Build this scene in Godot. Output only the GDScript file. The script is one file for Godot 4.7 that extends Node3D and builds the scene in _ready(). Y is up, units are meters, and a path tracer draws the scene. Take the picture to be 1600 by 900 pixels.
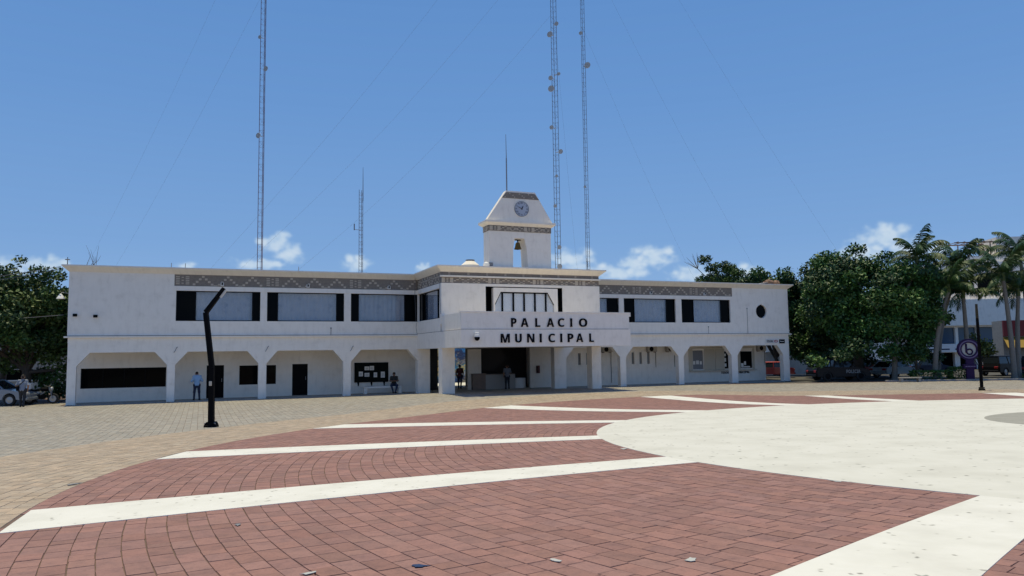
extends Node3D

# ---------------------------------------------------------------- geometry collector
class Geo:
	var v := PackedVector3Array()
	var n := PackedVector3Array()
	var c := PackedColorArray()
	var col := Color(1, 1, 1)
	var use_c := false
	func tri(p: Vector3, q: Vector3, r: Vector3) -> void:
		var m := (q - p).cross(r - p).normalized()
		v.push_back(p); v.push_back(r); v.push_back(q)
		n.push_back(m); n.push_back(m); n.push_back(m)
		if use_c:
			c.push_back(col); c.push_back(col); c.push_back(col)
	func quad(p: Vector3, q: Vector3, r: Vector3, s: Vector3) -> void:
		tri(p, q, r); tri(p, r, s)
	func smooth_tri(p: Vector3, q: Vector3, r: Vector3, np: Vector3, nq: Vector3, nr: Vector3) -> void:
		v.push_back(p); v.push_back(r); v.push_back(q)
		n.push_back(np); n.push_back(nr); n.push_back(nq)
		if use_c:
			c.push_back(col); c.push_back(col); c.push_back(col)
	func smooth_quad(p: Vector3, q: Vector3, r: Vector3, s: Vector3, np: Vector3, nq: Vector3, nr: Vector3, ns: Vector3) -> void:
		smooth_tri(p, q, r, np, nq, nr); smooth_tri(p, r, s, np, nr, ns)
	func box(a: Vector3, b: Vector3) -> void:
		var lo := Vector3(min(a.x, b.x), min(a.y, b.y), min(a.z, b.z))
		var hi := Vector3(max(a.x, b.x), max(a.y, b.y), max(a.z, b.z))
		var p := [Vector3(lo.x, lo.y, hi.z), Vector3(hi.x, lo.y, hi.z), Vector3(hi.x, hi.y, hi.z), Vector3(lo.x, hi.y, hi.z), Vector3(lo.x, lo.y, lo.z), Vector3(hi.x, lo.y, lo.z), Vector3(hi.x, hi.y, lo.z), Vector3(lo.x, hi.y, lo.z)]
		quad(p[0], p[1], p[2], p[3]); quad(p[5], p[4], p[7], p[6]); quad(p[4], p[0], p[3], p[7])
		quad(p[1], p[5], p[6], p[2]); quad(p[3], p[2], p[6], p[7]); quad(p[4], p[5], p[1], p[0])
	func bevel_box(a: Vector3, b: Vector3, e: float) -> void:
		var lo := Vector3(min(a.x, b.x), min(a.y, b.y), min(a.z, b.z))
		var hi := Vector3(max(a.x, b.x), max(a.y, b.y), max(a.z, b.z))
		var m := (lo + hi) * 0.5
		var h := (hi - lo) * 0.5
		var i := h - Vector3(e, e, e)
		# six faces
		for ax in 3:
			for s in [-1.0, 1.0]:
				var u := (ax + 1) % 3
				var w := (ax + 2) % 3
				var q := []
				for t in [[-1, -1], [1, -1], [1, 1], [-1, 1]]:
					var p := Vector3.ZERO
					p[ax] = h[ax] * s; p[u] = i[u] * t[0]; p[w] = i[w] * t[1]
					q.push_back(m + p)
				if s > 0: quad(q[0], q[1], q[2], q[3])
				else: quad(q[0], q[3], q[2], q[1])
		# twelve edges
		for ax in 3:
			var u := (ax + 1) % 3
			var w := (ax + 2) % 3
			for su in [-1.0, 1.0]:
				for sw in [-1.0, 1.0]:
					var q := []
					for t in [[-1, 0], [1, 0], [1, 1], [-1, 1]]:
						var p := Vector3.ZERO
						p[ax] = i[ax] * t[0]
						p[u] = (h[u] if t[1] == 0 else i[u]) * su
						p[w] = (i[w] if t[1] == 0 else h[w]) * sw
						q.push_back(m + p)
					if su * sw > 0: quad(q[0], q[1], q[2], q[3])
					else: quad(q[0], q[3], q[2], q[1])
		for sx in [-1.0, 1.0]:
			for sy in [-1.0, 1.0]:
				for sz in [-1.0, 1.0]:
					var p := m + Vector3(h.x * sx, i.y * sy, i.z * sz)
					var q := m + Vector3(i.x * sx, h.y * sy, i.z * sz)
					var r := m + Vector3(i.x * sx, i.y * sy, h.z * sz)
					if sx * sy * sz > 0: tri(p, q, r)
					else: tri(p, r, q)
	# polygon (x,y), counter-clockwise, extruded from z0 (front, larger z) to z1
	func prism(poly: PackedVector2Array, zf: float, zb: float) -> void:
		var t := Geometry2D.triangulate_polygon(poly)
		for i in range(0, t.size(), 3):
			var a := poly[t[i]]
			var b := poly[t[i + 1]]
			var d := poly[t[i + 2]]
			if (b - a).cross(d - a) < 0.0:
				var e := b
				b = d; d = e
			tri(Vector3(a.x, a.y, zf), Vector3(b.x, b.y, zf), Vector3(d.x, d.y, zf))
			tri(Vector3(a.x, a.y, zb), Vector3(d.x, d.y, zb), Vector3(b.x, b.y, zb))
		for i in poly.size():
			var a := poly[i]
			var b := poly[(i + 1) % poly.size()]
			quad(Vector3(a.x, a.y, zb), Vector3(b.x, b.y, zb), Vector3(b.x, b.y, zf), Vector3(a.x, a.y, zf))
	# tapered round bar along a path
	func tube(pts: Array, rad: Array, sides := 8, cap := true) -> void:
		var rings := []
		var norms := []
		for i in pts.size():
			var d: Vector3 = (pts[min(i + 1, pts.size() - 1)] - pts[max(i - 1, 0)]).normalized()
			var a := d.cross(Vector3(0.13, 0.21, 0.97) if abs(d.z) < 0.9 else Vector3(1, 0.1, 0)).normalized()
			var b := d.cross(a).normalized()
			var ring := []
			var nn := []
			for k in sides:
				var w := TAU * k / sides
				var o := a * cos(w) + b * sin(w)
				ring.push_back(pts[i] + o * rad[i]); nn.push_back(o)
			rings.push_back(ring); norms.push_back(nn)
		for i in pts.size() - 1:
			for k in sides:
				var k2 := (k + 1) % sides
				smooth_quad(rings[i][k], rings[i][k2], rings[i + 1][k2], rings[i + 1][k], norms[i][k], norms[i][k2], norms[i + 1][k2], norms[i + 1][k])
		if cap:
			for k in range(1, sides - 1):
				tri(rings[0][0], rings[0][k + 1], rings[0][k])
				var e: Array = rings[pts.size() - 1]
				tri(e[0], e[k], e[k + 1])
	# profile of (radius, height) turned round the y axis at o
	func lathe(o: Vector3, prof: Array, sides := 16, b := Basis.IDENTITY) -> void:
		for i in prof.size() - 1:
			var p: Vector2 = prof[i]
			var q: Vector2 = prof[i + 1]
			var t := (q - p).normalized()
			var nr := t.y
			var ny := -t.x
			for k in sides:
				var w0 := TAU * k / sides
				var w1 := TAU * (k + 1) / sides
				var d0 := Vector3(cos(w0), 0, -sin(w0))
				var d1 := Vector3(cos(w1), 0, -sin(w1))
				var n0 := b * (d0 * nr + Vector3(0, ny, 0))
				var n1 := b * (d1 * nr + Vector3(0, ny, 0))
				smooth_quad(o + b * (d0 * p.x + Vector3(0, p.y, 0)), o + b * (d1 * p.x + Vector3(0, p.y, 0)), o + b * (d1 * q.x + Vector3(0, q.y, 0)), o + b * (d0 * q.x + Vector3(0, q.y, 0)), n0, n1, n1, n0)
	func mesh() -> ArrayMesh:
		var a := []
		a.resize(Mesh.ARRAY_MAX)
		a[Mesh.ARRAY_VERTEX] = v
		a[Mesh.ARRAY_NORMAL] = n
		if use_c: a[Mesh.ARRAY_COLOR] = c
		var m := ArrayMesh.new()
		m.add_surface_from_arrays(Mesh.PRIMITIVE_TRIANGLES, a)
		return m

var rng := RandomNumberGenerator.new()
var M := {}
var taken := {}
const K := 0.41215668
const RING := Vector2(16.93, 17.55)     # middle of the round paving: x, distance ahead
const R_IN := 14.95
const R_OUT := 24.2
const R_TAN := 28.1
var BT := Transform3D(Basis(Vector3.UP, atan(0.41215668)), Vector3(0, 0, -52))   # town hall: x along the front, z towards the plaza

# ---------------------------------------------------------------- naming and placing
func numbered(called: String) -> String:
	if not taken.has(called):
		taken[called] = 0
		return called
	taken[called] += 1
	return "%s_%03d" % [called, taken[called]]

func tag(o: Node, label := "", category := "", group := "", kind := "") -> Node:
	if label: o.set_meta("label", label)
	if category: o.set_meta("category", category)
	if group: o.set_meta("group", group)
	if kind: o.set_meta("kind", kind)
	return o

func thing(called: String, label: String, category: String, at := Vector3.ZERO, turn := 0.0, group := "") -> Node3D:
	var o := Node3D.new()
	o.name = numbered(called)
	add_child(o)
	o.position = at
	o.rotation.y = turn
	tag(o, label, category, group)
	return o

func on_hall(o: Node3D, p: Vector3, turn := 0.0) -> void:    # stand a thing in the town hall's own axes
	o.transform = BT * Transform3D(Basis(Vector3.UP, turn), p)

func obj(called: String, g: Geo, m: Material, parent: Node = null) -> MeshInstance3D:
	var o := MeshInstance3D.new()
	o.mesh = g.mesh()
	o.material_override = m
	if parent == null:
		o.name = numbered(called)
		add_child(o)
	else:
		o.name = called
		parent.add_child(o, true)
	return o

func inst(called: String, me: Mesh, m: Material, parent: Node, t: Transform3D) -> MeshInstance3D:
	var o := MeshInstance3D.new()
	o.name = called
	o.mesh = me
	o.material_override = m
	o.transform = t
	parent.add_child(o, true)
	return o

func struct(called: String, g: Geo, m: Material) -> MeshInstance3D:
	var o := obj(called, g, m)
	o.set_meta("kind", "structure")
	return o

# ---------------------------------------------------------------- materials
func lin(r: float, g: float, b: float) -> Color:
	return Color(r, g, b).linear_to_srgb()

func noise_image(s: int, freq: float, oct: int, size := 512, kind := FastNoiseLite.TYPE_SIMPLEX_SMOOTH) -> Image:
	var f := FastNoiseLite.new()
	f.seed = s
	f.noise_type = kind
	f.frequency = freq
	f.fractal_octaves = oct
	return f.get_seamless_image(size, size)

# stops: [[position, Color linear], ...]; second noise is mixed in with weight w2
func ramp_tex(im: Image, stops: Array, im2: Image = null, stops2: Array = []) -> ImageTexture:
	var g := Gradient.new()
	g.offsets = PackedFloat32Array(stops.map(func(s): return s[0]))
	g.colors = PackedColorArray(stops.map(func(s): return s[1]))
	var g2 := Gradient.new()
	if im2:
		g2.offsets = PackedFloat32Array(stops2.map(func(s): return s[0]))
		g2.colors = PackedColorArray(stops2.map(func(s): return s[1]))
	var lut := []
	var lut2 := []
	for i in 256:
		lut.push_back(g.sample(i / 255.0))
		if im2: lut2.push_back(g2.sample(i / 255.0))
	var d := im.get_data()
	var e := im2.get_data() if im2 else PackedByteArray()
	var out := PackedByteArray()
	out.resize(d.size() * 3)
	for i in d.size():
		var q: Color = lut[d[i]]
		if im2: q = q * lut2[e[i]]
		q = q.linear_to_srgb()
		out[i * 3] = int(clamp(q.r, 0, 1) * 255.0)
		out[i * 3 + 1] = int(clamp(q.g, 0, 1) * 255.0)
		out[i * 3 + 2] = int(clamp(q.b, 0, 1) * 255.0)
	var r := Image.create_from_data(im.get_width(), im.get_height(), false, Image.FORMAT_RGB8, out)
	r.generate_mipmaps()
	return ImageTexture.create_from_image(r)

func bump_tex(im: Image, s: float) -> ImageTexture:
	var b := im.duplicate()
	b.convert(Image.FORMAT_RGBA8)
	b.bump_map_to_normal_map(s)
	return ImageTexture.create_from_image(b)

func mat(c: Color, rough := 0.8, metal := 0.0) -> StandardMaterial3D:
	var m := StandardMaterial3D.new()
	m.albedo_color = c
	m.roughness = rough
	m.metallic = metal
	m.cull_mode = BaseMaterial3D.CULL_DISABLED
	return m

func textured(m: StandardMaterial3D, t: Texture2D, scale: float, nrm: Texture2D = null, strength := 0.4) -> StandardMaterial3D:
	m.albedo_texture = t
	m.uv1_triplanar = true
	m.uv1_world_triplanar = true
	m.uv1_scale = Vector3(scale, scale, scale)
	if nrm:
		m.normal_enabled = true
		m.normal_texture = nrm
		m.normal_scale = strength
	return m

func dull(m: StandardMaterial3D) -> StandardMaterial3D:
	m.metallic_specular = 0.15
	return m

func make_materials() -> void:
	var W := Color(1, 1, 1)
	var fine := noise_image(3, 0.06, 4)
	var coarse := noise_image(8, 0.012, 5)
	var spots := noise_image(21, 0.07, 2)
	var grit := noise_image(5, 0.16, 3)
	var fine_n := bump_tex(fine, 3.0)
	var grit_n := bump_tex(grit, 2.0)
	# rain-washed film: noise drawn out downwards
	var streak := noise_image(52, 0.03, 4)
	streak.resize(512, 2048, Image.INTERPOLATE_CUBIC)
	streak = streak.get_region(Rect2i(0, 0, 512, 512))
	var wall_t := ramp_tex(coarse, [[0.0, Color(0.86, 0.85, 0.84)], [0.35, Color(0.97, 0.97, 0.97)], [1.0, W]], streak, [[0.0, Color(0.87, 0.865, 0.855)], [0.3, Color(0.97, 0.967, 0.963)], [0.6, W], [1.0, W]])
	M.wall = textured(mat(lin(0.90, 0.84, 0.76), 0.85), wall_t, 0.22, fine_n, 0.25)
	M.cream = textured(mat(lin(0.87, 0.81, 0.72), 0.85), wall_t, 0.3, fine_n, 0.25)
	M.inner = textured(mat(lin(0.86, 0.80, 0.72), 0.85), wall_t, 0.22, fine_n, 0.2)
	M.roof = textured(mat(lin(0.5, 0.48, 0.45), 0.9), wall_t, 0.3)
	# pavers
	var brick_t := ramp_tex(fine, [[0.0, Color(0.72, 0.70, 0.70)], [0.4, Color(0.93, 0.93, 0.93)], [1.0, W]], coarse, [[0.0, Color(0.72, 0.72, 0.75)], [0.3, Color(0.86, 0.87, 0.88)], [0.6, Color(0.97, 0.96, 0.95)], [1.0, W]])
	M.brick = []
	for k in [["red", Color(0.312, 0.172, 0.152)], ["tan", Color(0.445, 0.362, 0.285)], ["grey", Color(0.362, 0.338, 0.305)]]:
		var tones := []
		for i in 6:
			var f := 0.88 + 0.045 * i
			var q: Color = k[1]
			var t := textured(mat(lin(q.r * f, q.g * f * (1.0 + 0.015 * (i % 3 - 1)), q.b * f * (1.0 + 0.03 * (i % 2))), 0.88), brick_t, 0.8, grit_n, 0.5)
			tones.push_back(t)
		M[k[0] + "_tones"] = tones
		M[k[0] + "_lin"] = k[1]
	var field := textured(mat(W, 0.88), brick_t, 0.8, grit_n, 0.5)
	field.vertex_color_use_as_albedo = true
	M.field = field
	M.grout = textured(mat(lin(0.17, 0.115, 0.095), 0.95), brick_t, 0.7, grit_n, 0.5)
	var paint_t := ramp_tex(coarse, [[0.0, Color(0.86, 0.855, 0.84)], [0.4, Color(0.95, 0.95, 0.94)], [0.7, W], [1.0, W]], spots, [[0.0, Color(0.30, 0.29, 0.27)], [0.12, Color(0.42, 0.41, 0.39)], [0.17, Color(0.97, 0.97, 0.96)], [1.0, W]])
	M.paint = textured(mat(lin(0.665, 0.66, 0.625), 0.7), paint_t, 0.12, fine_n, 0.15)
	M.stripe = textured(mat(lin(0.74, 0.735, 0.71), 0.7), paint_t, 0.16, fine_n, 0.15)
	M.cement = textured(mat(lin(0.33, 0.325, 0.30), 0.85), paint_t, 0.2, fine_n, 0.3)
	M.asphalt = textured(mat(lin(0.09, 0.088, 0.085), 0.9), brick_t, 0.5, grit_n, 0.5)
	M.walkway = textured(mat(lin(0.36, 0.34, 0.31), 0.9), brick_t, 0.4, grit_n, 0.4)
	# stone frieze
	M.frieze = textured(mat(lin(0.33, 0.285, 0.24), 0.9), ramp_tex(grit, [[0.0, Color(0.45, 0.45, 0.45)], [0.5, Color(0.85, 0.85, 0.85)], [1.0, W]], coarse, [[0.0, Color(0.7, 0.7, 0.72)], [1.0, W]]), 0.9, grit_n, 1.0)
	M.stone = textured(mat(lin(0.52, 0.455, 0.375), 0.9), wall_t, 0.9, grit_n, 0.7)
	# metals, glass and the rest
	M.black = dull(mat(lin(0.006, 0.006, 0.007), 0.6))
	M.letter = dull(mat(lin(0.008, 0.008, 0.011), 0.6))
	M.dark_glass = dull(mat(lin(0.003, 0.0035, 0.004), 0.05))
	M.dark_frame = dull(mat(lin(0.008, 0.008, 0.009), 0.5))
	var gl := mat(Color(0.55, 0.62, 0.72, 0.08), 0.03)
	gl.transparency = BaseMaterial3D.TRANSPARENCY_ALPHA
	M.glass = gl
	var curtain_n := bump_tex(noise_image(31, 0.05, 2), 5.0)
	M.curtain = textured(mat(lin(0.40, 0.43, 0.48), 0.9), ramp_tex(noise_image(40, 0.008, 3), [[0.0, Color(0.60, 0.63, 0.68)], [0.35, Color(0.90, 0.91, 0.92)], [1.0, W]]), 0.35, curtain_n, 0.1)
	M.steel = mat(lin(0.30, 0.30, 0.31), 0.5, 0.6)
	M.mast = mat(lin(0.13, 0.12, 0.14), 0.7)
	M.mast_red = mat(lin(0.16, 0.05, 0.07), 0.7)
	M.wire = mat(lin(0.13, 0.13, 0.14), 0.7)
	M.dish = mat(lin(0.42, 0.41, 0.39), 0.6)
	M.white = mat(lin(0.74, 0.73, 0.71), 0.6)
	M.paper = mat(lin(0.72, 0.71, 0.68), 0.9)
	M.ink = mat(lin(0.05, 0.05, 0.06), 0.8)
	M.board = dull(mat(lin(0.008, 0.011, 0.010), 0.8))
	M.bronze = mat(lin(0.17, 0.12, 0.045), 0.35, 0.8)
	M.dial = mat(lin(0.42, 0.46, 0.55), 0.5)
	M.desk = textured(mat(lin(0.26, 0.18, 0.14), 0.6), brick_t, 0.5)
	M.beige = mat(lin(0.52, 0.47, 0.38), 0.7)
	M.blind = mat(lin(0.20, 0.21, 0.23), 0.7)
	M.rust = textured(mat(lin(0.25, 0.15, 0.10), 0.8), brick_t, 0.9)
	M.ac = mat(lin(0.42, 0.38, 0.33), 0.6)
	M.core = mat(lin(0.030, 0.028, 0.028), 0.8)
	M.bark = textured(mat(lin(0.11, 0.085, 0.065), 0.95), brick_t, 0.9, grit_n, 1.0)
	M.palm_bark = textured(mat(lin(0.24, 0.22, 0.19), 0.95), brick_t, 0.9, grit_n, 1.0)
	var leaf := mat(W, 0.55)
	leaf.vertex_color_use_as_albedo = true
	leaf.backlight_enabled = true
	leaf.backlight = Color(0.10, 0.14, 0.04)
	M.leaf = leaf
	var skin := mat(W, 0.75)
	skin.vertex_color_use_as_albedo = true
	M.cloth = skin
	M.tyre = mat(lin(0.012, 0.012, 0.012), 0.8)
	M.rim = mat(lin(0.35, 0.35, 0.36), 0.35, 0.7)
	M.car_glass = mat(lin(0.015, 0.02, 0.025), 0.05)
	M.purple = dull(mat(lin(0.035, 0.020, 0.065), 0.6))
	M.red_light = mat(lin(0.35, 0.02, 0.02), 0.3)
	M.lamp_glass = mat(lin(0.6, 0.6, 0.58), 0.2)
	M.plastic_blue = mat(lin(0.02, 0.035, 0.09), 0.4)
	M.rag = mat(lin(0.45, 0.46, 0.46), 0.8)
	M.pale_curtain = mat(lin(0.80, 0.81, 0.83), 0.9)
	M.red_dark = mat(lin(0.10, 0.02, 0.02), 0.4)
	M.palm_green = mat(lin(0.09, 0.12, 0.03), 0.6)
	M.pale_purple = mat(lin(0.13, 0.10, 0.20), 0.6)
	M.blue_glass = mat(lin(0.05, 0.09, 0.14), 0.12)
	M.red_fascia = mat(lin(0.20, 0.012, 0.012), 0.6)
	M.yellow = mat(lin(0.26, 0.16, 0.015), 0.7)
	M.beige_wall = textured(mat(lin(0.42, 0.37, 0.30), 0.9), wall_t, 0.3)
	# loose swirls of blue, yellow and dark for the painted wall
	var sw := FastNoiseLite.new()
	sw.seed = 6; sw.frequency = 0.012; sw.fractal_octaves = 2
	sw.domain_warp_enabled = true
	sw.domain_warp_amplitude = 60.0
	var pal := [Color(0.02, 0.05, 0.16), Color(0.04, 0.22, 0.55), Color(0.65, 0.42, 0.08), Color(0.02, 0.02, 0.03), Color(0.06, 0.28, 0.40), Color(0.70, 0.58, 0.34), Color(0.03, 0.04, 0.10)]
	var mi := Image.create(256, 256, false, Image.FORMAT_RGB8)
	for y in 256:
		for x in 256:
			var q := sw.get_noise_2d(x * 0.5, y * 0.5) * 0.5 + 0.5
			mi.set_pixel(x, y, (pal[int(q * 13.0) % 7] as Color).linear_to_srgb())
	M.mural = textured(mat(Color(1, 1, 1), 0.7), ImageTexture.create_from_image(mi), 0.09)
	M.grey_panel = mat(lin(0.34, 0.32, 0.30), 0.6)
	M.letter_grey = mat(lin(0.30, 0.30, 0.30), 0.8)  # even mid grey for the pickup lettering

# ---------------------------------------------------------------- camera, sky, sun
func make_camera_and_light() -> void:
	var cam := Camera3D.new()
	cam.name = "camera"
	cam.fov = 2.0 * rad_to_deg(atan(450.0 / 1180.0))
	cam.near = 0.1
	cam.far = 6000.0
	cam.position = Vector3(0, 2.54, 0)
	cam.rotation = Vector3(deg_to_rad(4.92307), 0, deg_to_rad(-0.79269))
	add_child(cam)
	cam.current = true
	var e := Environment.new()
	e.background_mode = Environment.BG_SKY
	var sky := Sky.new()
	var pm := PanoramaSkyMaterial.new()
	pm.panorama = sky_picture()
	sky.sky_material = pm
	e.sky = sky
	e.background_energy_multiplier = 1.0
	e.tonemap_mode = Environment.TONE_MAPPER_LINEAR
	e.tonemap_exposure = 1.0
	e.sdfgi_enabled = true
	e.ssao_enabled = true
	e.ssil_enabled = true
	var we := WorldEnvironment.new()
	we.name = "world_environment"
	we.environment = e
	add_child(we)
	var sun := DirectionalLight3D.new()
	sun.name = "sun"
	sun.light_energy = 1.22
	sun.light_color = Color(1.0, 0.945, 0.765)
	sun.light_angular_distance = 0.53
	sun.shadow_enabled = true
	add_child(sun)
	# almost overhead, a few degrees behind the town hall
	var to_sun := BT.basis * Vector3(-0.05, 1.0, -0.075)
	sun.look_at_from_position(to_sun.normalized() * 50.0, Vector3.ZERO, Vector3.FORWARD)

func sky_picture() -> ImageTexture:
	var w := 4096
	var h := 2048
	var im := Image.create(w, h, false, Image.FORMAT_RGB8)
	# clear air: one colour for each height above the horizon
	var g := Gradient.new()
	g.offsets = PackedFloat32Array([0.0, 0.03, 0.09, 0.2, 0.36, 0.6, 1.0])
	g.colors = PackedColorArray([Color8(158, 190, 224), Color8(142, 178, 220), Color8(124, 165, 215), Color8(106, 151, 208), Color8(90, 137, 198), Color8(72, 117, 184), Color8(56, 98, 168)])
	var rows := []
	for y in h:
		var el: float = clamp((0.5 - (y + 0.5) / h) * 2.0, 0.0, 1.0)
		var q := g.sample(el)
		rows.push_back(q)
		im.fill_rect(Rect2i(0, y, w, 1), q)
	# heaps of cumulus low round the whole horizon: [azimuth, height, half width, half height] in degrees
	var puffs := []
	var heaps := [[-17.5, 8.0, 1.3, 1.0], [-16.6, 7.3, 1.2, 0.9], [-18.6, 6.6, 1.9, 0.6], [-11.7, 6.7, 1.1, 0.85], [-6.7, 6.5, 0.6, 0.5], [-34.5, 5.6, 2.4, 0.9], [-31.4, 6.1, 0.9, 0.7], [-23.5, 6.3, 0.7, 0.35], [4.5, 6.9, 1.9, 1.1], [6.2, 6.0, 2.4, 0.8], [9.3, 6.5, 1.6, 0.95], [10.8, 6.9, 1.5, 1.1], [8.3, 5.8, 1.8, 0.8], [13.4, 5.6, 1.8, 0.9], [17.4, 5.5, 1.2, 0.8], [26.4, 7.4, 2.0, 1.15], [24.9, 6.5, 1.8, 0.9], [28.4, 6.5, 1.9, 0.9], [31.5, 5.0, 2.6, 0.8]]
	rng.seed = 77
	for i in 70:
		heaps.push_back([rng.randf_range(36.0, 324.0), rng.randf_range(3.5, 8.0), rng.randf_range(0.9, 2.6), rng.randf_range(0.4, 1.2)])
	for q in heaps:
		puffs.push_back([q[0], q[1], q[2] * 1.2, q[3] * 1.0])
		for i in 5:
			var s := rng.randf_range(0.4, 0.75)
			puffs.push_back([q[0] + q[2] * rng.randf_range(-0.8, 0.8), q[1] + q[3] * rng.randf_range(-0.1, 0.6), q[2] * s * 0.8, q[3] * s])
	var f := FastNoiseLite.new()
	f.seed = 12; f.frequency = 0.9; f.fractal_octaves = 5; f.fractal_gain = 0.55
	var f2 := FastNoiseLite.new()
	f2.seed = 40; f2.frequency = 0.35; f2.fractal_octaves = 4
	var px := w / 360.0
	var band := {}
	for q in puffs:
		var x0 := floori((q[0] - q[2] * 1.7) * px)
		var x1 := floori((q[0] + q[2] * 1.7) * px)
		var y0 := int((90.0 - q[1] - q[3] * 1.9) * px)
		var y1 := int((90.0 - q[1] + q[3] * 1.5) * px)
		for y in range(y0, y1):
			var el := 90.0 - (y + 0.5) / px
			for x in range(x0, x1):
				var az := (x + 0.5) / px
				var dx: float = (az - q[0]) / q[2]
				var dy: float = (el - q[1]) / q[3]
				var d := dx * dx + dy * dy * (1.0 if dy > 0.0 else 1.6)
				if d > 2.6: continue
				var k := posmod(x, w) + y * w
				var dens: float = 1.0 - sqrt(d) + f.get_noise_2d(az, el * 1.4) * 0.5
				if dens > band.get(k, 0.0): band[k] = dens
	for k in band:
		var x: int = k % w
		var y: int = k / w
		var az := wrapf((x + 0.5) / px, -180.0, 180.0)
		var el := 90.0 - (y + 0.5) / px
		var a: float = smoothstep(0.0, 0.9, band[k]) * (0.84 + 0.35 * f2.get_noise_2d(az, el))
		var tone: float = 0.5 + 0.5 * f2.get_noise_2d(az * 2.0 + 50.0, el * 2.6)
		var white := Color(0.76, 0.84, 0.91).lerp(Color(0.86, 0.90, 0.935), tone)
		im.set_pixel(x, y, rows[y].lerp(white, clamp(a, 0.0, 0.85)))
	# a panorama's first column looks along -z; azimuth grows to the right
	return ImageTexture.create_from_image(im)

# ---------------------------------------------------------------- the lie of the land
func H(x: float, z: float) -> float:
	var zf := clampf(-z, -14.0, 200.0)
	var xx := clampf(x, -60.0, 60.0)
	var u := (31.3 - (xx * -0.37 + zf * 0.929)) * 0.36
	var h := 0.1 * (u if u > 25.0 else log(1.0 + exp(u)))
	var lu := (xx + (zf - 52.0) * K) / 1.0816
	var lv := (-K * xx + (zf - 52.0)) / 1.0816
	if lv < 0.0 and lv > -24.0:
		h += 0.22 * smoothstep(-0.2, -5.0, lv) * (1.0 - smoothstep(-10.0, -22.0, lv)) * (1.0 - smoothstep(6.0, 14.0, abs(lu + 1.44)))
	return h

func slope_basis(x: float, z: float, turn: float) -> Basis:
	var e := 0.15
	var h := H(x, z)
	var nx := (H(x + e, z) - h) / e
	var nz := (H(x, z + e) - h) / e
	var up := Vector3(-nx, 1, -nz).normalized()
	var f := Vector3(cos(turn), 0, -sin(turn))
	f = (f - up * f.dot(up)).normalized()
	return Basis(f, up, f.cross(up))

func sheet(xs: Array, zs: Array, drop: float) -> Geo:
	var g := Geo.new()
	for i in xs.size() - 1:
		for j in zs.size() - 1:
			var p := []
			for q in [[i, j + 1], [i + 1, j + 1], [i + 1, j], [i, j]]:
				var x: float = xs[q[0]]
				var z: float = zs[q[1]]
				p.push_back(Vector3(x, H(x, z) + drop, z))
			g.quad(p[0], p[1], p[2], p[3])
	return g

func ladder(far0: Array, a: float, b: float, step: float, far1: Array) -> Array:
	var r := far0.duplicate()
	var n := int((b - a) / step)
	for i in n + 1: r.push_back(a + (b - a) * i / n)
	r.append_array(far1)
	return r

# white bars: angles of both edges at the outer and at the inner ring, in degrees
const BARS := [[200.1, 203.8, 196.8, 200.6], [181.4, 185.3, 177.1, 181.0], [159.6, 164.2, 153.4, 157.9], [134.8, 138.9, 129.8, 134.9], [111.0, 115.3, 108.1, 112.6], [91.0, 94.2, 88.6, 92.8], [68.0, 71.8, 65.5, 69.8], [219.9, 223.4, 217.6, 220.7], [241.5, 245.2, 239.0, 242.8], [46.0, 50.0, 43.5, 47.8]]

func ring_out(deg: float) -> float:
	return lerpf(22.55, R_OUT, smoothstep(94.0, 108.0, deg))

func ring_point(deg: float, r: float) -> Vector2:   # x, z
	return Vector2(RING.x + r * cos(deg_to_rad(deg)), -(RING.y + r * sin(deg_to_rad(deg))))

func in_bar(deg: float, r: float, margin: float) -> bool:
	var t := (r - R_IN) / (R_OUT - R_IN)
	for b in BARS:
		var e0: float = lerpf(b[2], b[0], t)
		var e1: float = lerpf(b[3], b[1], t)
		var m := rad_to_deg(margin / r)
		if deg > e0 + m and deg < e1 - m: return true
	return false

func seen(x: float, zf: float) -> bool:
	return zf > 1.5 and abs(x) < zf * 0.78 + 5.0

const LENGTHS := [0.19, 0.27, 0.35, 0.43]

func brick_geo(l: float, w: float) -> Geo:
	var g := Geo.new()
	var a := l * 0.5 - 0.003
	var b := w * 0.5 - 0.003
	var e := 0.0025
	var t := [Vector3(-a + e, 0, b - e), Vector3(a - e, 0, b - e), Vector3(a - e, 0, -b + e), Vector3(-a + e, 0, -b + e)]
	var s := [Vector3(-a, -0.005, b), Vector3(a, -0.005, b), Vector3(a, -0.005, -b), Vector3(-a, -0.005, -b)]
	var f := [Vector3(-a, -0.03, b), Vector3(a, -0.03, b), Vector3(a, -0.03, -b), Vector3(-a, -0.03, -b)]
	g.quad(t[0], t[1], t[2], t[3])
	for i in 4:
		var j := (i + 1) % 4
		g.quad(s[i], s[j], t[j], t[i])
		g.quad(f[i], f[j], s[j], s[i])
	return g

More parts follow.
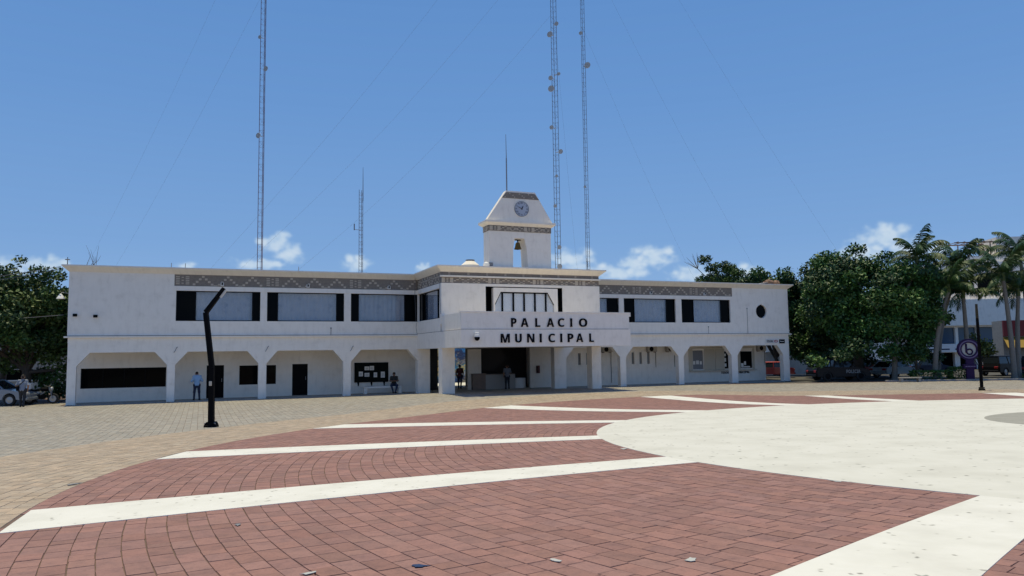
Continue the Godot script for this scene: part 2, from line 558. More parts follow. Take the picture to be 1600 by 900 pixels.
func lay(called: String, tone: String, list: Array, drop: float, width: float) -> void:
	# list entries: [distance, x, z, turn, length index]
	list.sort_custom(func(p, q): return p[0] < q[0])
	var root := Node3D.new()
	root.name = numbered(called)
	add_child(root)
	tag(root, "", "", "", "structure")
	var meshes := LENGTHS.map(func(l): return brick_geo(l, width).mesh())
	var base: Color = M[tone + "_lin"]
	var tones: Array = M[tone + "_tones"]
	var g := Geo.new()
	g.use_c = true
	for i in list.size():
		var q: Array = list[i]
		var jig := rng.randf_range(-0.0025, 0.0015)
		var b := slope_basis(q[1], q[2], q[3] + rng.randf_range(-0.012, 0.012))
		var o := Vector3(q[1], H(q[1], q[2]) + drop + jig, q[2]) + b * Vector3(rng.randf_range(-0.002, 0.002), 0, rng.randf_range(-0.0025, 0.0025))
		if i < 300:
			inst("brick", meshes[q[4]], tones[rng.randi() % 6], root, Transform3D(b, o))
			continue
		var f := rng.randf_range(0.86, 1.12)
		var w := rng.randf_range(-0.03, 0.03)
		g.col = Color(base.r * f * (1.0 + w), base.g * f, base.b * f * (1.0 - w))
		var a: float = LENGTHS[q[4]] * 0.5 - 0.003
		var c := width * 0.5 - 0.003
		var t0 := o + b * Vector3(-a + 0.0025, 0, c - 0.0025)
		var t1 := o + b * Vector3(a - 0.0025, 0, c - 0.0025)
		var t2 := o + b * Vector3(a - 0.0025, 0, -c + 0.0025)
		var t3 := o + b * Vector3(-a + 0.0025, 0, -c + 0.0025)
		g.quad(t0, t1, t2, t3)
		if q[0] < 34.0:
			var s0 := o + b * Vector3(-a, -0.014, c)
			var s1 := o + b * Vector3(a, -0.014, c)
			var s2 := o + b * Vector3(a, -0.014, -c)
			var s3 := o + b * Vector3(-a, -0.014, -c)
			g.quad(s0, s1, t1, t0); g.quad(s1, s2, t2, t1); g.quad(s2, s3, t3, t2); g.quad(s3, s0, t0, t3)
	var rest := obj("brick_field", g, M.field, root)
	tag(rest, "", "", "", "stuff")

func make_ground() -> void:
	struct("ground", sheet(ladder([-3000.0, -600.0, -150.0], -60.0, 60.0, 4.0, [150.0, 600.0, 3000.0]), ladder([-4000.0, -900.0, -250.0, -120.0], -72.0, 16.0, 4.0, [60.0, 400.0, 2500.0]), -0.06), M.asphalt)
	struct("paving_bed", sheet(ladder([], -44.0, 50.0, 1.0, []), ladder([], -57.5, 8.0, 1.0, []), -0.011), M.grout)
	rng.seed = 4
	# round courses: red inside, sand-coloured outside
	var red := []
	var tan_list := []
	var w := 0.2
	var r := R_IN - 0.1
	while r < R_TAN:
		var mid := r + w * 0.5
		var deg := 52.0 + rng.randf() * 0.6
		while deg < 252.0:
			var li: int = [0, 1, 1, 2, 2, 3][rng.randi() % 6]
			var l: float = LENGTHS[li]
			var step := rad_to_deg(l / mid)
			var at := deg + step * 0.5
			deg += step
			var p := ring_point(at, mid)
			if not seen(p.x, -p.y): continue
			var is_red := mid < ring_out(at)
			if is_red and in_bar(at, mid, 0.3): continue
			if mid < R_IN - 0.3: continue
			var entry := [Vector2(p.x, p.y).length(), p.x, p.y, PI * 0.5 + deg_to_rad(at), li]
			if is_red: red.push_back(entry)
			else: tan_list.push_back(entry)
		r += w
	# straight courses square to the town hall
	var grey := []
	var gw := 0.22
	var u := -40.0
	while u < 44.0:
		var v := -46.0 + rng.randf() * 0.4
		while v < 4.0:
			var li: int = [0, 1, 2, 3][rng.randi() % 4]
			var l: float = LENGTHS[li]
			var vm := v + l * 0.5
			v += l
			if u > -26.9 and u < 24.5 and vm > -0.2: continue
			var p := BT * Vector3(u, 0, -vm)
			if not seen(p.x, -p.z) or -p.z > 56.6: continue
			if p.x < -31.0 - (-p.z - 40.0) * 0.0 and -p.z > 43.0: continue
			if Vector2(p.x - RING.x, -p.z - RING.y).length() < R_TAN + 0.02: continue
			grey.push_back([Vector2(p.x, p.z).length(), p.x, p.z, PI * 0.5 + atan(K), li])
		u += gw
	lay("red_brick_paving", "red", red, 0.0, w)
	lay("sand_brick_paving", "tan", tan_list, 0.0, w)
	lay("grey_brick_paving", "grey", grey, -0.004, gw)
	# white round floor with its smaller cement disc
	struct("white_circle", disc(RING, R_IN, 0.006, 24, 120), M.paint)
	struct("cement_circle", disc(RING + Vector2(-0.15, 0.75), 4.7, 0.011, 8, 64), M.cement)
	for b in BARS:
		var g := Geo.new()
		var n := 22
		for i in n:
			var q := []
			for k in [i, i + 1]:
				var t: float = lerpf(-0.02, 1.0, k / float(n))
				for s in 2:
					var e: float = lerpf(b[2 + s], b[s], t)
					var p := ring_point(e, lerpf(R_IN, minf(R_OUT, ring_out(e)), t))
					q.push_back(Vector3(p.x, H(p.x, p.y) + 0.0055, p.y))
			g.quad(q[0], q[2], q[3], q[1])
			for s in 2:
				var d := Vector3(0, -0.025, 0)
				if s == 0: g.quad(q[0] + d, q[2] + d, q[2], q[0])
				else: g.quad(q[3] + d, q[1] + d, q[1], q[3])
			if i == n - 1: g.quad(q[2] + Vector3(0, -0.025, 0), q[3] + Vector3(0, -0.025, 0), q[3], q[2])
		struct("white_stripe", g, M.stripe)

func disc(c: Vector2, rad: float, lift: float, rings: int, sides: int) -> Geo:
	var g := Geo.new()
	for i in rings:
		for k in sides:
			var q := []
			for t in [[i, k], [i + 1, k], [i + 1, k + 1], [i, k + 1]]:
				var rr: float = rad * t[0] / rings
				var a: float = TAU * t[1] / sides
				var x: float = c.x + rr * cos(a)
				var z: float = -(c.y + rr * sin(a))
				q.push_back(Vector3(x, H(x, z) + lift, z))
			g.quad(q[0], q[1], q[2], q[3])
			if i == rings - 1:
				var d := Vector3(0, -0.025, 0)
				g.quad(q[1] + d, q[2] + d, q[2], q[1])
	return g

# ---------------------------------------------------------------- town hall
func bx(g: Geo, u0: float, u1: float, y0: float, y1: float, v0: float, v1: float) -> void:
	g.box(Vector3(u0, y0, -v0), Vector3(u1, y1, -v1))

func slab(called: String, m: Material, parent: Node, u0: float, u1: float, y0: float, y1: float, v0: float, v1: float) -> MeshInstance3D:
	var g := Geo.new()
	bx(g, u0, u1, y0, y1, v0, v1)
	return obj(called, g, m, parent)

func add_geo(g: Geo, o: Geo, t: Transform3D) -> void:
	for i in o.v.size():
		g.v.push_back(t * o.v[i])
		g.n.push_back((t.basis * o.n[i]).normalized())
		if g.use_c: g.c.push_back(o.c[i] if o.use_c else g.col)

func pierced(u0: float, u1: float, y0: float, y1: float, v0: float, v1: float, holes: Array) -> Geo:
	var g := Geo.new()
	var us := [u0, u1]
	var ys := [y0, y1]
	for h in holes:
		us.append_array([h[0], h[1]]); ys.append_array([h[2], h[3]])
	us.sort(); ys.sort()
	var inside := func(u: float, y: float) -> bool:
		if u < u0 or u > u1 or y < y0 or y > y1: return true
		for h in holes:
			if u > h[0] and u < h[1] and y > h[2] and y < h[3]: return true
		return false
	for i in us.size() - 1:
		for j in ys.size() - 1:
			var a: float = us[i]
			var b: float = us[i + 1]
			var c: float = ys[j]
			var d: float = ys[j + 1]
			if b - a < 0.0005 or d - c < 0.0005: continue
			var um := (a + b) * 0.5
			var ym := (c + d) * 0.5
			if inside.call(um, ym): continue
			g.quad(Vector3(a, c, -v0), Vector3(b, c, -v0), Vector3(b, d, -v0), Vector3(a, d, -v0))
			g.quad(Vector3(b, c, -v1), Vector3(a, c, -v1), Vector3(a, d, -v1), Vector3(b, d, -v1))
			if inside.call(a - 0.001, ym): g.quad(Vector3(a, c, -v1), Vector3(a, c, -v0), Vector3(a, d, -v0), Vector3(a, d, -v1))
			if inside.call(b + 0.001, ym): g.quad(Vector3(b, c, -v0), Vector3(b, c, -v1), Vector3(b, d, -v1), Vector3(b, d, -v0))
			if inside.call(um, c - 0.001): g.quad(Vector3(a, c, -v1), Vector3(b, c, -v1), Vector3(b, c, -v0), Vector3(a, c, -v0))
			if inside.call(um, d + 0.001): g.quad(Vector3(a, d, -v0), Vector3(b, d, -v0), Vector3(b, d, -v1), Vector3(a, d, -v1))
	return g

# light stones set proud of the frieze: ladders and stepped chevrons, from x = 0 to l
func stones(g: Geo, t: Transform3D, l: float, y0: float, y1: float, bay: float, start: float) -> void:
	var b := Geo.new()
	var hh := y1 - y0
	var x := start
	while x < l:
		for k in 3:                                   # ladder
			var lx := x + k * 0.26
			var n := 5 if k != 1 else 3
			for j in n:
				var yy := y0 + hh * (0.12 + 0.76 * (j + 0.5) / n)
				var hw := 0.10 if k != 1 else 0.06
				if lx - hw > 0.0 and lx + hw < l: b.box(Vector3(lx - hw, yy - 0.028, -0.02), Vector3(lx + hw, yy + 0.028, 0.022))
		var room := bay - 0.9
		for p in 3:                                   # chevrons
			var cx := x + 0.75 + room * (p + 0.45) / 3.0
			for j in range(-3, 4):
				var yy: float = y0 + hh * (0.84 - 0.225 * absf(j))
				var sx := cx + j * 0.165
				if sx > 0.08 and sx < l - 0.08: b.box(Vector3(sx - 0.072, yy - hh * 0.085, -0.02), Vector3(sx + 0.072, yy + hh * 0.085, 0.025))
			if p < 2:
				var fx := cx + room / 6.0
				if fx > 0.2 and fx < l - 0.2: b.box(Vector3(fx - 0.11, y0 + hh * 0.05, -0.02), Vector3(fx + 0.11, y0 + hh * 0.12, 0.02))
		x += bay
	add_geo(g, b, t)

func hall_window(parent: Node, t: Transform3D, w: float, y0: float, y1: float, c0: float, c1: float) -> void:
	# a wide opening: black side lights, clear middle with a drawn curtain behind; local x 0..w, z = 0 outer face
	var o := Node3D.new()
	o.name = "window"
	o.transform = t
	parent.add_child(o, true)
	var f := Geo.new()
	var e := 0.05
	f.box(Vector3(0, y0, -0.20), Vector3(w, y0 + e, -0.13)); f.box(Vector3(0, y1 - e, -0.20), Vector3(w, y1, -0.13))
	for x in [0.0, w - e]: f.box(Vector3(x, y0 + e, -0.20), Vector3(x + e, y1 - e, -0.13))
	for x in [c0, c1]:
		if x > 0.1 and x < w - 0.1: f.box(Vector3(x - 0.03, y0 + e, -0.20), Vector3(x + 0.03, y1 - e, -0.13))
	obj("frame", f, M.dark_frame, o)
	var spans := [[e, c0 - 0.03, true], [c0 + 0.03, c1 - 0.03, false], [c1 + 0.03, w - e, true]]
	for s in spans:
		if s[1] - s[0] < 0.04: continue
		var p := Geo.new()
		p.box(Vector3(s[0], y0 + e, -0.168), Vector3(s[1], y1 - e, -0.162))
		obj("pane", p, M.dark_glass if s[2] else M.glass, o)
	# curtain with soft folds
	var c := Geo.new()
	var n := int((c1 - c0) / 0.06)
	for i in n:
		var xa := c0 + (c1 - c0) * i / n
		var xb := c0 + (c1 - c0) * (i + 1) / n
		var za := -0.30 + 0.022 * sin(i * 1.3) + 0.012 * sin(i * 0.43)
		var zb := -0.30 + 0.022 * sin((i + 1) * 1.3) + 0.012 * sin((i + 1) * 0.43)
		c.quad(Vector3(xa, y0 + 0.02, za), Vector3(xb, y0 + 0.02, zb), Vector3(xb, y1 - 0.03, zb), Vector3(xa, y1 - 0.03, za))
		c.quad(Vector3(xb, y0 + 0.02, zb - 0.004), Vector3(xa, y0 + 0.02, za - 0.004), Vector3(xa, y1 - 0.03, za - 0.004), Vector3(xb, y1 - 0.03, zb - 0.004))
	obj("curtain", c, M.curtain, o)

func flat_at(u: float, v: float) -> Transform3D:
	return Transform3D(Basis.IDENTITY, Vector3(u, 0, -v))

func make_hall() -> void:
	var th := thing("town_hall", "long white two storey town hall with clock tower and black letters over the entrance", "town hall")
	th.transform = BT
	# columns of the two arcades, each with splayed shoulders
	for c in [[-26.4, 0.0, 0.87, 0.22], [-21.38, 0.87, 0.87, 0.21], [-16.35, 0.87, 0.87, 0.23], [-11.28, 0.87, 0.87, 0.23], [8.68, 0.87, 0.87, 0.24], [13.72, 0.87, 0.87, 0.23], [18.68, 0.87, 0.87, 0.29], [23.8, 0.87, 0.0, 0.31]]:
		var g := Geo.new()
		var u: float = c[0]
		var h: float = c[3]
		var poly := PackedVector2Array([Vector2(u - h, -0.4), Vector2(u + h, -0.4), Vector2(u + h, 2.13)])
		if c[2] > 0: poly.append(Vector2(u + c[2], 2.88))
		else: poly.append(Vector2(u + h, 2.88))
		if c[1] > 0: poly.append(Vector2(u - c[1], 2.88))
		else: poly.append(Vector2(u - h, 2.88))
		poly.append(Vector2(u - h, 2.13))
		g.prism(poly, 0.0, -0.42)
		obj("column", g, M.wall, th)
	# square pillars under the middle block
	for c in [[-6.71, -5.89, 0.0, 0.6, -1], [3.14, 4.05, 0.0, 0.6, 1]]:
		var g := Geo.new()
		var a: float = c[0]
		var b: float = c[1]
		var poly := PackedVector2Array([Vector2(a, -0.4), Vector2(b, -0.4)])
		if c[4] > 0: poly.append_array(PackedVector2Array([Vector2(b, 2.13), Vector2(b + 0.66, 2.88), Vector2(a, 2.88)]))
		else: poly.append_array(PackedVector2Array([Vector2(b, 2.88), Vector2(a - 0.66, 2.88), Vector2(a, 2.13)]))
		g.prism(poly, 0.0, -0.6)
		obj("column", g, M.wall, th)
	for c in [[-6.73, -5.94], [3.20, 3.86]]:
		slab("column", M.wall, th, c[0], c[1], -0.3, 2.90, -5.4, -4.72)
	# beams over the arcades and the ledge on top of them
	for c in [[-26.62, -6.74], [3.86, 24.11]]:
		slab("beam", M.wall, th, c[0], c[1], 2.88, 3.72, 0.0, 0.42)
	slab("ledge", M.wall, th, -26.82, -6.74, 3.72, 3.80, -0.13, 0.42)
	slab("ledge", M.wall, th, 3.86, 24.32, 3.72, 3.80, -0.13, 0.42)
	# arcade floor, ceiling, back walls
	slab("arcade_floor", M.cement, th, -26.7, 24.2, -0.3, 0.015, 0.0, 10.0)
	slab("arcade_ceiling", M.inner, th, -26.62, 24.11, 3.2, 3.42, 0.42, 9.75)
	var lw := [[-26.25, -21.72, 0.81, 1.98], [-19.45, -18.45, 0.02, 2.04], [-17.55, -15.35, 0.79, 1.99], [-14.35, -13.38, 0.02, 2.03]]
	obj("back_wall", pierced(-26.6, -5.7, 0.015, 3.2, 2.4, 2.6, lw), M.inner, th)
	var rw := [[6.24, 6.46, 1.59, 2.46], [6.92, 7.14, 1.59, 2.46], [10.87, 11.10, 1.57, 2.46], [11.56, 11.79, 1.57, 2.46], [12.26, 12.49, 1.56, 2.45], [16.50, 17.52, 1.04, 2.54], [19.58, 20.22, 1.04, 2.44], [21.18, 22.38, 1.04, 2.42]]
	obj("back_wall", pierced(2.33, 23.75, 0.015, 3.2, 2.4, 2.6, rw), M.inner, th)
	slab("side_wall", M.inner, th, 23.55, 23.75, 0.015, 3.2, 2.6, 9.75)
	slab("side_wall", M.inner, th, -26.6, -26.4, 0.015, 3.2, 2.6, 9.75)
	# dark doors and ground floor windows
	for d in [[-19.45, -18.45, 2.04], [-14.35, -13.38, 2.03]]:
		var o := Node3D.new()
		o.name = "door"
		th.add_child(o, true)
		slab("leaf", M.black, o, d[0] + 0.04, d[1] - 0.04, 0.02, d[2] - 0.04, 2.49, 2.53)
		var f := Geo.new()
		bx(f, d[0], d[0] + 0.04, 0.02, d[2], 2.46, 2.56); bx(f, d[1] - 0.04, d[1], 0.02, d[2], 2.46, 2.56); bx(f, d[0] + 0.04, d[1] - 0.04, d[2] - 0.04, d[2], 2.46, 2.56)
		obj("frame", f, M.dark_frame, o)
		var k := Geo.new()
		k.tube([Vector3(d[1] - 0.12, 1.0, -2.47), Vector3(d[1] - 0.12, 1.22, -2.47)], [0.015, 0.015], 6)
		obj("handle", k, M.steel, o)
	for w in [[-26.25, -21.72, 0.81, 1.98, 4], [-17.55, -15.35, 0.79, 1.99, 2], [21.18, 22.38, 1.04, 2.42, 1]]:
		var o := Node3D.new()
		o.name = "window"
		th.add_child(o, true)
		var f := Geo.new()
		var a: float = w[0]
		var b: float = w[1]
		bx(f, a, b, w[2], w[2] + 0.05, 2.46, 2.54); bx(f, a, b, w[3] - 0.05, w[3], 2.46, 2.54)
		var n: int = w[4]
		for i in n + 1:
			var x := a + (b - a - 0.05) * i / n
			bx(f, x, x + 0.05, w[2] + 0.05, w[3] - 0.05, 2.46, 2.54)
		obj("frame", f, M.dark_frame, o)
		for i in n:
			var x0 := a + (b - a - 0.05) * i / n + 0.05
			var x1 := a + (b - a - 0.05) * (i + 1) / n
			slab("pane", M.dark_glass, o, x0, x1, w[2] + 0.05, w[3] - 0.05, 2.497, 2.503)
	for s in rw.slice(0, 5):
		slab("slot_pane", M.blind, th, s[0], s[1], s[2], s[3], 2.56, 2.58)
	# cashier counter: beige panels, blind, shelf
	slab("counter_shelf", M.beige, th, 16.1, 22.62, 0.90, 0.965, 2.12, 2.4)
	for p in [[16.1, 16.46], [17.58, 18.6], [18.66, 19.54], [20.26, 21.14], [22.42, 22.6]]:
		slab("counter_panel", M.beige, th, p[0], p[1], 0.97, 2.66, 2.36, 2.398)
	slab("counter_head", M.beige, th, 16.1, 22.6, 2.70, 2.78, 2.34, 2.398)
	slab("window_blind", M.blind, th, 16.50, 17.52, 1.04, 2.54, 2.50, 2.53)
	slab("window_blind", M.dark_glass, th, 19.58, 20.22, 1.04, 2.44, 2.50, 2.53)
	for p in [[16.58, 16.78, 1.42, 1.70], [16.86, 17.14, 1.44, 1.74], [17.22, 17.42, 1.42, 1.68], [19.62, 19.82, 1.2, 1.46], [19.6, 19.8, 1.6, 1.9], [19.62, 19.8, 2.05, 2.25], [21.3, 21.55, 1.1, 1.45], [21.6, 21.8, 1.3, 1.6], [21.4, 22.2, 1.08, 1.2]]:
		slab("paper_notice", M.paper, th, p[0], p[1], p[2], p[3], 2.485, 2.49)
	# upper storey of both wings
	slab("upper_wall", M.wall, th, -26.67, -21.31, 3.835, 7.40, 0.0, 0.25)
	for q in [[-26.62, -6.74], [3.86, 24.15]]: slab("joint", M.grout, th, q[0], q[1], 3.80, 3.835, 0.05, 0.25)
	obj("upper_wall", oval_wall(18.68, 24.2), M.wall, th)
	slab("oval_pane", M.dark_glass, th, 20.7, 22.3, 4.8, 6.4, 0.16, 0.17)
	for c in [[-21.31, -6.74], [3.86, 18.68]]:
		slab("sill_wall", M.wall, th, c[0], c[1], 3.835, 4.67, 0.0, 0.25)
		slab("lintel", M.wall, th, c[0], c[1], 6.45, 6.72, -0.02, 0.25)
		slab("frieze", M.frieze, th, c[0] + 0.0, c[1], 6.72, 7.40, 0.03, 0.25)
		var g := Geo.new()
		stones(g, flat_at(c[0], 0.03), c[1] - c[0], 6.72, 7.40, 5.05, 0.18 if c[0] < 0 else -4.2)
		tag(obj("frieze_stones", g, M.stone, th), "", "", "", "stuff")
	for p in [[-16.52, -16.13], [-11.48, -11.06], [8.46, 8.87], [13.38, 13.91], [18.45, 18.68], [-21.31, -21.2]]:
		slab("window_pier", M.wall, th, p[0], p[1], 4.67, 6.45, 0.0, 0.25)
	for w in [[-21.2, -16.52, 1.05, 4.24], [-16.13, -11.48, 0.62, 4.2], [-11.06, -6.75, 0.5, 3.52], [3.87, 8.46, 0.9, 3.7], [8.87, 13.38, 0.95, 3.77], [13.91, 18.45, 1.16, 3.74]]:
		hall_window(th, flat_at(w[0], 0.0), w[1] - w[0], 4.67, 6.45, w[2], w[3])
	# shell behind
	slab("side_wall", M.wall, th, -26.67, -26.45, 3.42, 7.40, 0.25, 9.75)
	slab("side_wall", M.wall, th, 23.98, 24.2, 3.42, 7.40, 0.25, 9.75)
	obj("rear_wall", pierced(-26.67, 24.2, 0.0, 7.40, 9.75, 9.95, [[-5.2, 3.2, 0.0, 3.0]]), M.wall, th)
	slab("roof", M.roof, th, -26.45, 23.98, 7.45, 7.66, 0.3, 9.9)
	slab("roof", M.roof, th, -6.45, 3.57, 7.45, 7.66, -5.1, 0.29)
	# middle block: upper storey
	var front := pierced(-6.74, 3.86, 4.3, 6.74, -5.4, -5.15, [[-3.95, 1.2, 4.82, 6.58]])
	obj("upper_wall", front, M.wall, th)
	for s in [[-6.74, -6.49], [3.61, 3.86]]:
		var sw := Geo.new()
		bx(sw, s[0], s[1], 3.885, 4.67, -5.15, -0.0)
		bx(sw, s[0], s[1], 6.45, 6.74, -5.15, 0.0)
		bx(sw, s[0], s[1], 4.67, 6.45, -5.15, -5.0)
		bx(sw, s[0], s[1], 4.67, 6.45, -0.10, 0.0)
		obj("side_wall", sw, M.wall, th)
	hall_window(th, Transform3D(Basis(Vector3.UP, -PI * 0.5), Vector3(-6.74, 0, 0.10)), 4.9, 4.67, 6.45, 1.4, 4.1)
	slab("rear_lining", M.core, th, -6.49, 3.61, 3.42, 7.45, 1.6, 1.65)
	for c in [[-6.74, 3.86]]:
		slab("frieze", M.frieze, th, c[0] + 0.02, c[1] - 0.02, 6.74, 7.40, -5.37, -5.12)
		slab("frieze", M.frieze, th, c[0] + 0.02, c[0] + 0.27, 6.74, 7.40, -5.12, -0.02)
		slab("frieze", M.frieze, th, c[1] - 0.27, c[1] - 0.02, 6.74, 7.40, -5.12, -0.02)
		var mo := Geo.new()
		bx(mo, c[0] - 0.08, c[1] + 0.08, 7.10, 7.19, -5.49, -5.372)
		obj("moulding", mo, M.cream, th)
		var g := Geo.new()
		stones(g, flat_at(c[0], -5.37), 10.6, 6.74, 7.10, 2.95, 0.12)
		for i in 9:
			var x: float = c[0] + 0.5 + i * 1.2
			bx(g, x - 0.07, x + 0.07, 7.24, 7.29, -5.39, -5.36)
			bx(g, x - 0.07, x + 0.07, 7.33, 7.37, -5.39, -5.36)
		stones(g, Transform3D(Basis(Vector3.UP, -PI * 0.5), Vector3(-6.72, 0, 0)), 5.37, 6.74, 7.40, 2.7, 0.2)
		tag(obj("frieze_stones", g, M.stone, th), "", "", "", "stuff")
	# bay window with splayed head set in a black recess
	var o := Node3D.new()
	o.name = "bay_window"
	th.add_child(o, true)
	var rec := Geo.new()
	bx(rec, -3.95, 1.2, 4.0, 6.9, -4.6, -4.55)
	bx(rec, -3.945, -3.93, 4.0, 6.575, -5.385, -4.6); bx(rec, 1.18, 1.195, 4.0, 6.575, -5.385, -4.6); bx(rec, -3.93, 1.18, 6.56, 6.575, -5.385, -4.6)
	obj("recess", rec, M.black, o)
	var pan := Geo.new()
	pan.prism(PackedVector2Array([Vector2(-3.46, 4.3), Vector2(-3.36, 4.3), Vector2(-3.36, 5.50), Vector2(-2.96, 6.27), Vector2(0.15, 6.27), Vector2(0.60, 5.50), Vector2(0.60, 4.3), Vector2(0.86, 4.3), Vector2(0.86, 6.52), Vector2(-3.46, 6.52)]), 5.43, 5.10)
	obj("surround", pan, M.wall, o)
	var fr := Geo.new()
	for s in [[Vector2(-3.36, 5.5), Vector2(-2.96, 6.27)], [Vector2(0.60, 5.5), Vector2(0.15, 6.27)]]:
		fr.tube([Vector3(s[0].x, s[0].y, 5.40), Vector3(s[1].x, s[1].y, 5.40)], [0.035, 0.035], 6)
	bx(fr, -2.96, 0.15, 6.19, 6.26, -5.40, -5.30)
	for u in [-2.86, -2.13, -1.41, -0.68, 0.06]: bx(fr, u - 0.045, u + 0.045, 4.3, 6.19, -5.40, -5.30)
	obj("frame", fr, M.dark_frame, o)
	for p in [[-3.36, -2.905, 1], [-2.815, -2.175, 0], [-2.085, -1.455, 0], [-1.365, -0.725, 0], [-0.635, 0.015, 0], [0.105, 0.60, 2]]:
		var g := Geo.new()
		var a: float = p[0]
		var b: float = p[1]
		if p[2] == 0: bx(g, a, b, 4.3, 6.19, -5.355, -5.345)
		elif p[2] == 1: g.prism(PackedVector2Array([Vector2(a, 4.3), Vector2(b, 4.3), Vector2(b, 6.19), Vector2(-2.96, 6.19), Vector2(a, 5.5)]), 5.355, 5.345)
		else: g.prism(PackedVector2Array([Vector2(a, 4.3), Vector2(b, 4.3), Vector2(b, 5.5), Vector2(0.15, 6.19), Vector2(a, 6.19)]), 5.355, 5.345)
		obj("pane", g, M.glass, o)
	var cur := Geo.new()
	cur.box(Vector3(-3.35, 4.3, 5.29), Vector3(0.59, 6.26, 5.27))
	obj("curtain", cur, M.pale_curtain, o)
	# cornice, one flared run round wings and block
	var base := [Vector2(-26.67, 9.95), Vector2(-26.67, 0), Vector2(-6.74, 0), Vector2(-6.74, -5.4), Vector2(3.86, -5.4), Vector2(3.86, 0), Vector2(24.2, 0), Vector2(24.2, 9.95)]
	var top := [Vector2(-27.02, 9.95), Vector2(-27.02, -0.35), Vector2(-7.09, -0.35), Vector2(-7.09, -5.75), Vector2(4.21, -5.75), Vector2(4.21, -0.35), Vector2(24.55, -0.35), Vector2(24.55, 9.95)]
	var inn := [Vector2(-26.4, 9.95), Vector2(-26.4, 0.3), Vector2(-6.44, 0.3), Vector2(-6.44, -5.1), Vector2(3.56, -5.1), Vector2(3.56, 0.3), Vector2(23.93, 0.3), Vector2(23.93, 9.95)]
	var cg := Geo.new()
	var P := func(q: Vector2, y: float) -> Vector3: return Vector3(q.x, y, -q.y)
	for i in base.size() - 1:
		var j := i + 1
		cg.quad(P.call(inn[i], 7.40), P.call(inn[j], 7.40), P.call(base[j], 7.40), P.call(base[i], 7.40))
		cg.quad(P.call(base[i], 7.40), P.call(base[j], 7.40), P.call(top[j], 7.70), P.call(top[i], 7.70))
		cg.quad(P.call(top[i], 7.70), P.call(top[j], 7.70), P.call(top[j], 7.77), P.call(top[i], 7.77))
		cg.quad(P.call(top[i], 7.77), P.call(top[j], 7.77), P.call(inn[j], 7.77), P.call(inn[i], 7.77))
		cg.quad(P.call(inn[i], 7.77), P.call(inn[j], 7.77), P.call(inn[j], 7.40), P.call(inn[i], 7.40))
	obj("cornice", cg, M.cream, th)
	# porch over the entrance: lower band, upper band set back a little, deck and soffit
	slab("porch_soffit", M.wall, th, -6.72, 3.84, 2.90, 3.10, -8.98, -0.0)
	var pl := Geo.new()
	bx(pl, -6.76, 3.88, 2.885, 3.86, -9.03, -8.80)
	bx(pl, -6.76, -6.5, 2.885, 3.86, -8.80, -0.005)
	bx(pl, 3.62, 3.88, 2.885, 3.86, -8.80, -0.005)
	obj("porch_band", pl, M.wall, th)
	var pu := Geo.new()
	bx(pu, -6.72, 3.84, 3.885, 4.80, -8.97, -8.77)
	slab("joint", M.grout, th, -6.70, 3.82, 3.86, 3.885, -8.92, -8.77)
	bx(pu, -6.72, -6.5, 3.885, 4.80, -8.77, -5.4)
	bx(pu, 3.62, 3.84, 3.885, 4.80, -8.77, -5.4)
	for q in [[-6.68, -6.52], [3.64, 3.80]]: slab("joint", M.grout, th, q[0], q[1], 3.86, 3.885, -8.77, -0.01)
	obj("porch_parapet", pu, M.wall, th)
	var cap := Geo.new()
	bx(cap, -6.75, 3.87, 4.80, 4.86, -9.0, -8.74)
	bx(cap, 3.84, 4.0, 4.62, 4.86, -8.9, -8.5)
	obj("coping", cap, M.wall, th)
	slab("porch_deck", M.wall, th, -6.5, 3.62, 3.9, 4.0, -8.77, -5.4)
	make_tower(th)
	make_lobby(th)
	make_letters(th)

func oval_wall(u0: float, u1: float) -> Geo:
	var g := Geo.new()
	var hole := PackedVector2Array()
	for i in 24:
		var a := TAU * i / 24.0
		var rr := 0.53
		hole.append(Vector2(21.47 + rr * cos(a), 5.57 + rr * sin(a) + (0.05 if i == 6 else 0.0)))
	for half in 2:
		var poly := PackedVector2Array()
		if half == 0:
			poly.append_array(PackedVector2Array([Vector2(21.47, 7.40), Vector2(u0, 7.40), Vector2(u0, 3.835), Vector2(21.47, 3.835)]))
			for i in range(18, 5, -1): poly.append(hole[i])
		else:
			poly.append_array(PackedVector2Array([Vector2(21.47, 3.835), Vector2(u1, 3.835), Vector2(u1, 7.40), Vector2(21.47, 7.40)]))
			for i in range(6, -7, -1): poly.append(hole[posmod(i, 24)])
		g.prism(poly, 0.0, -0.25)
	return g

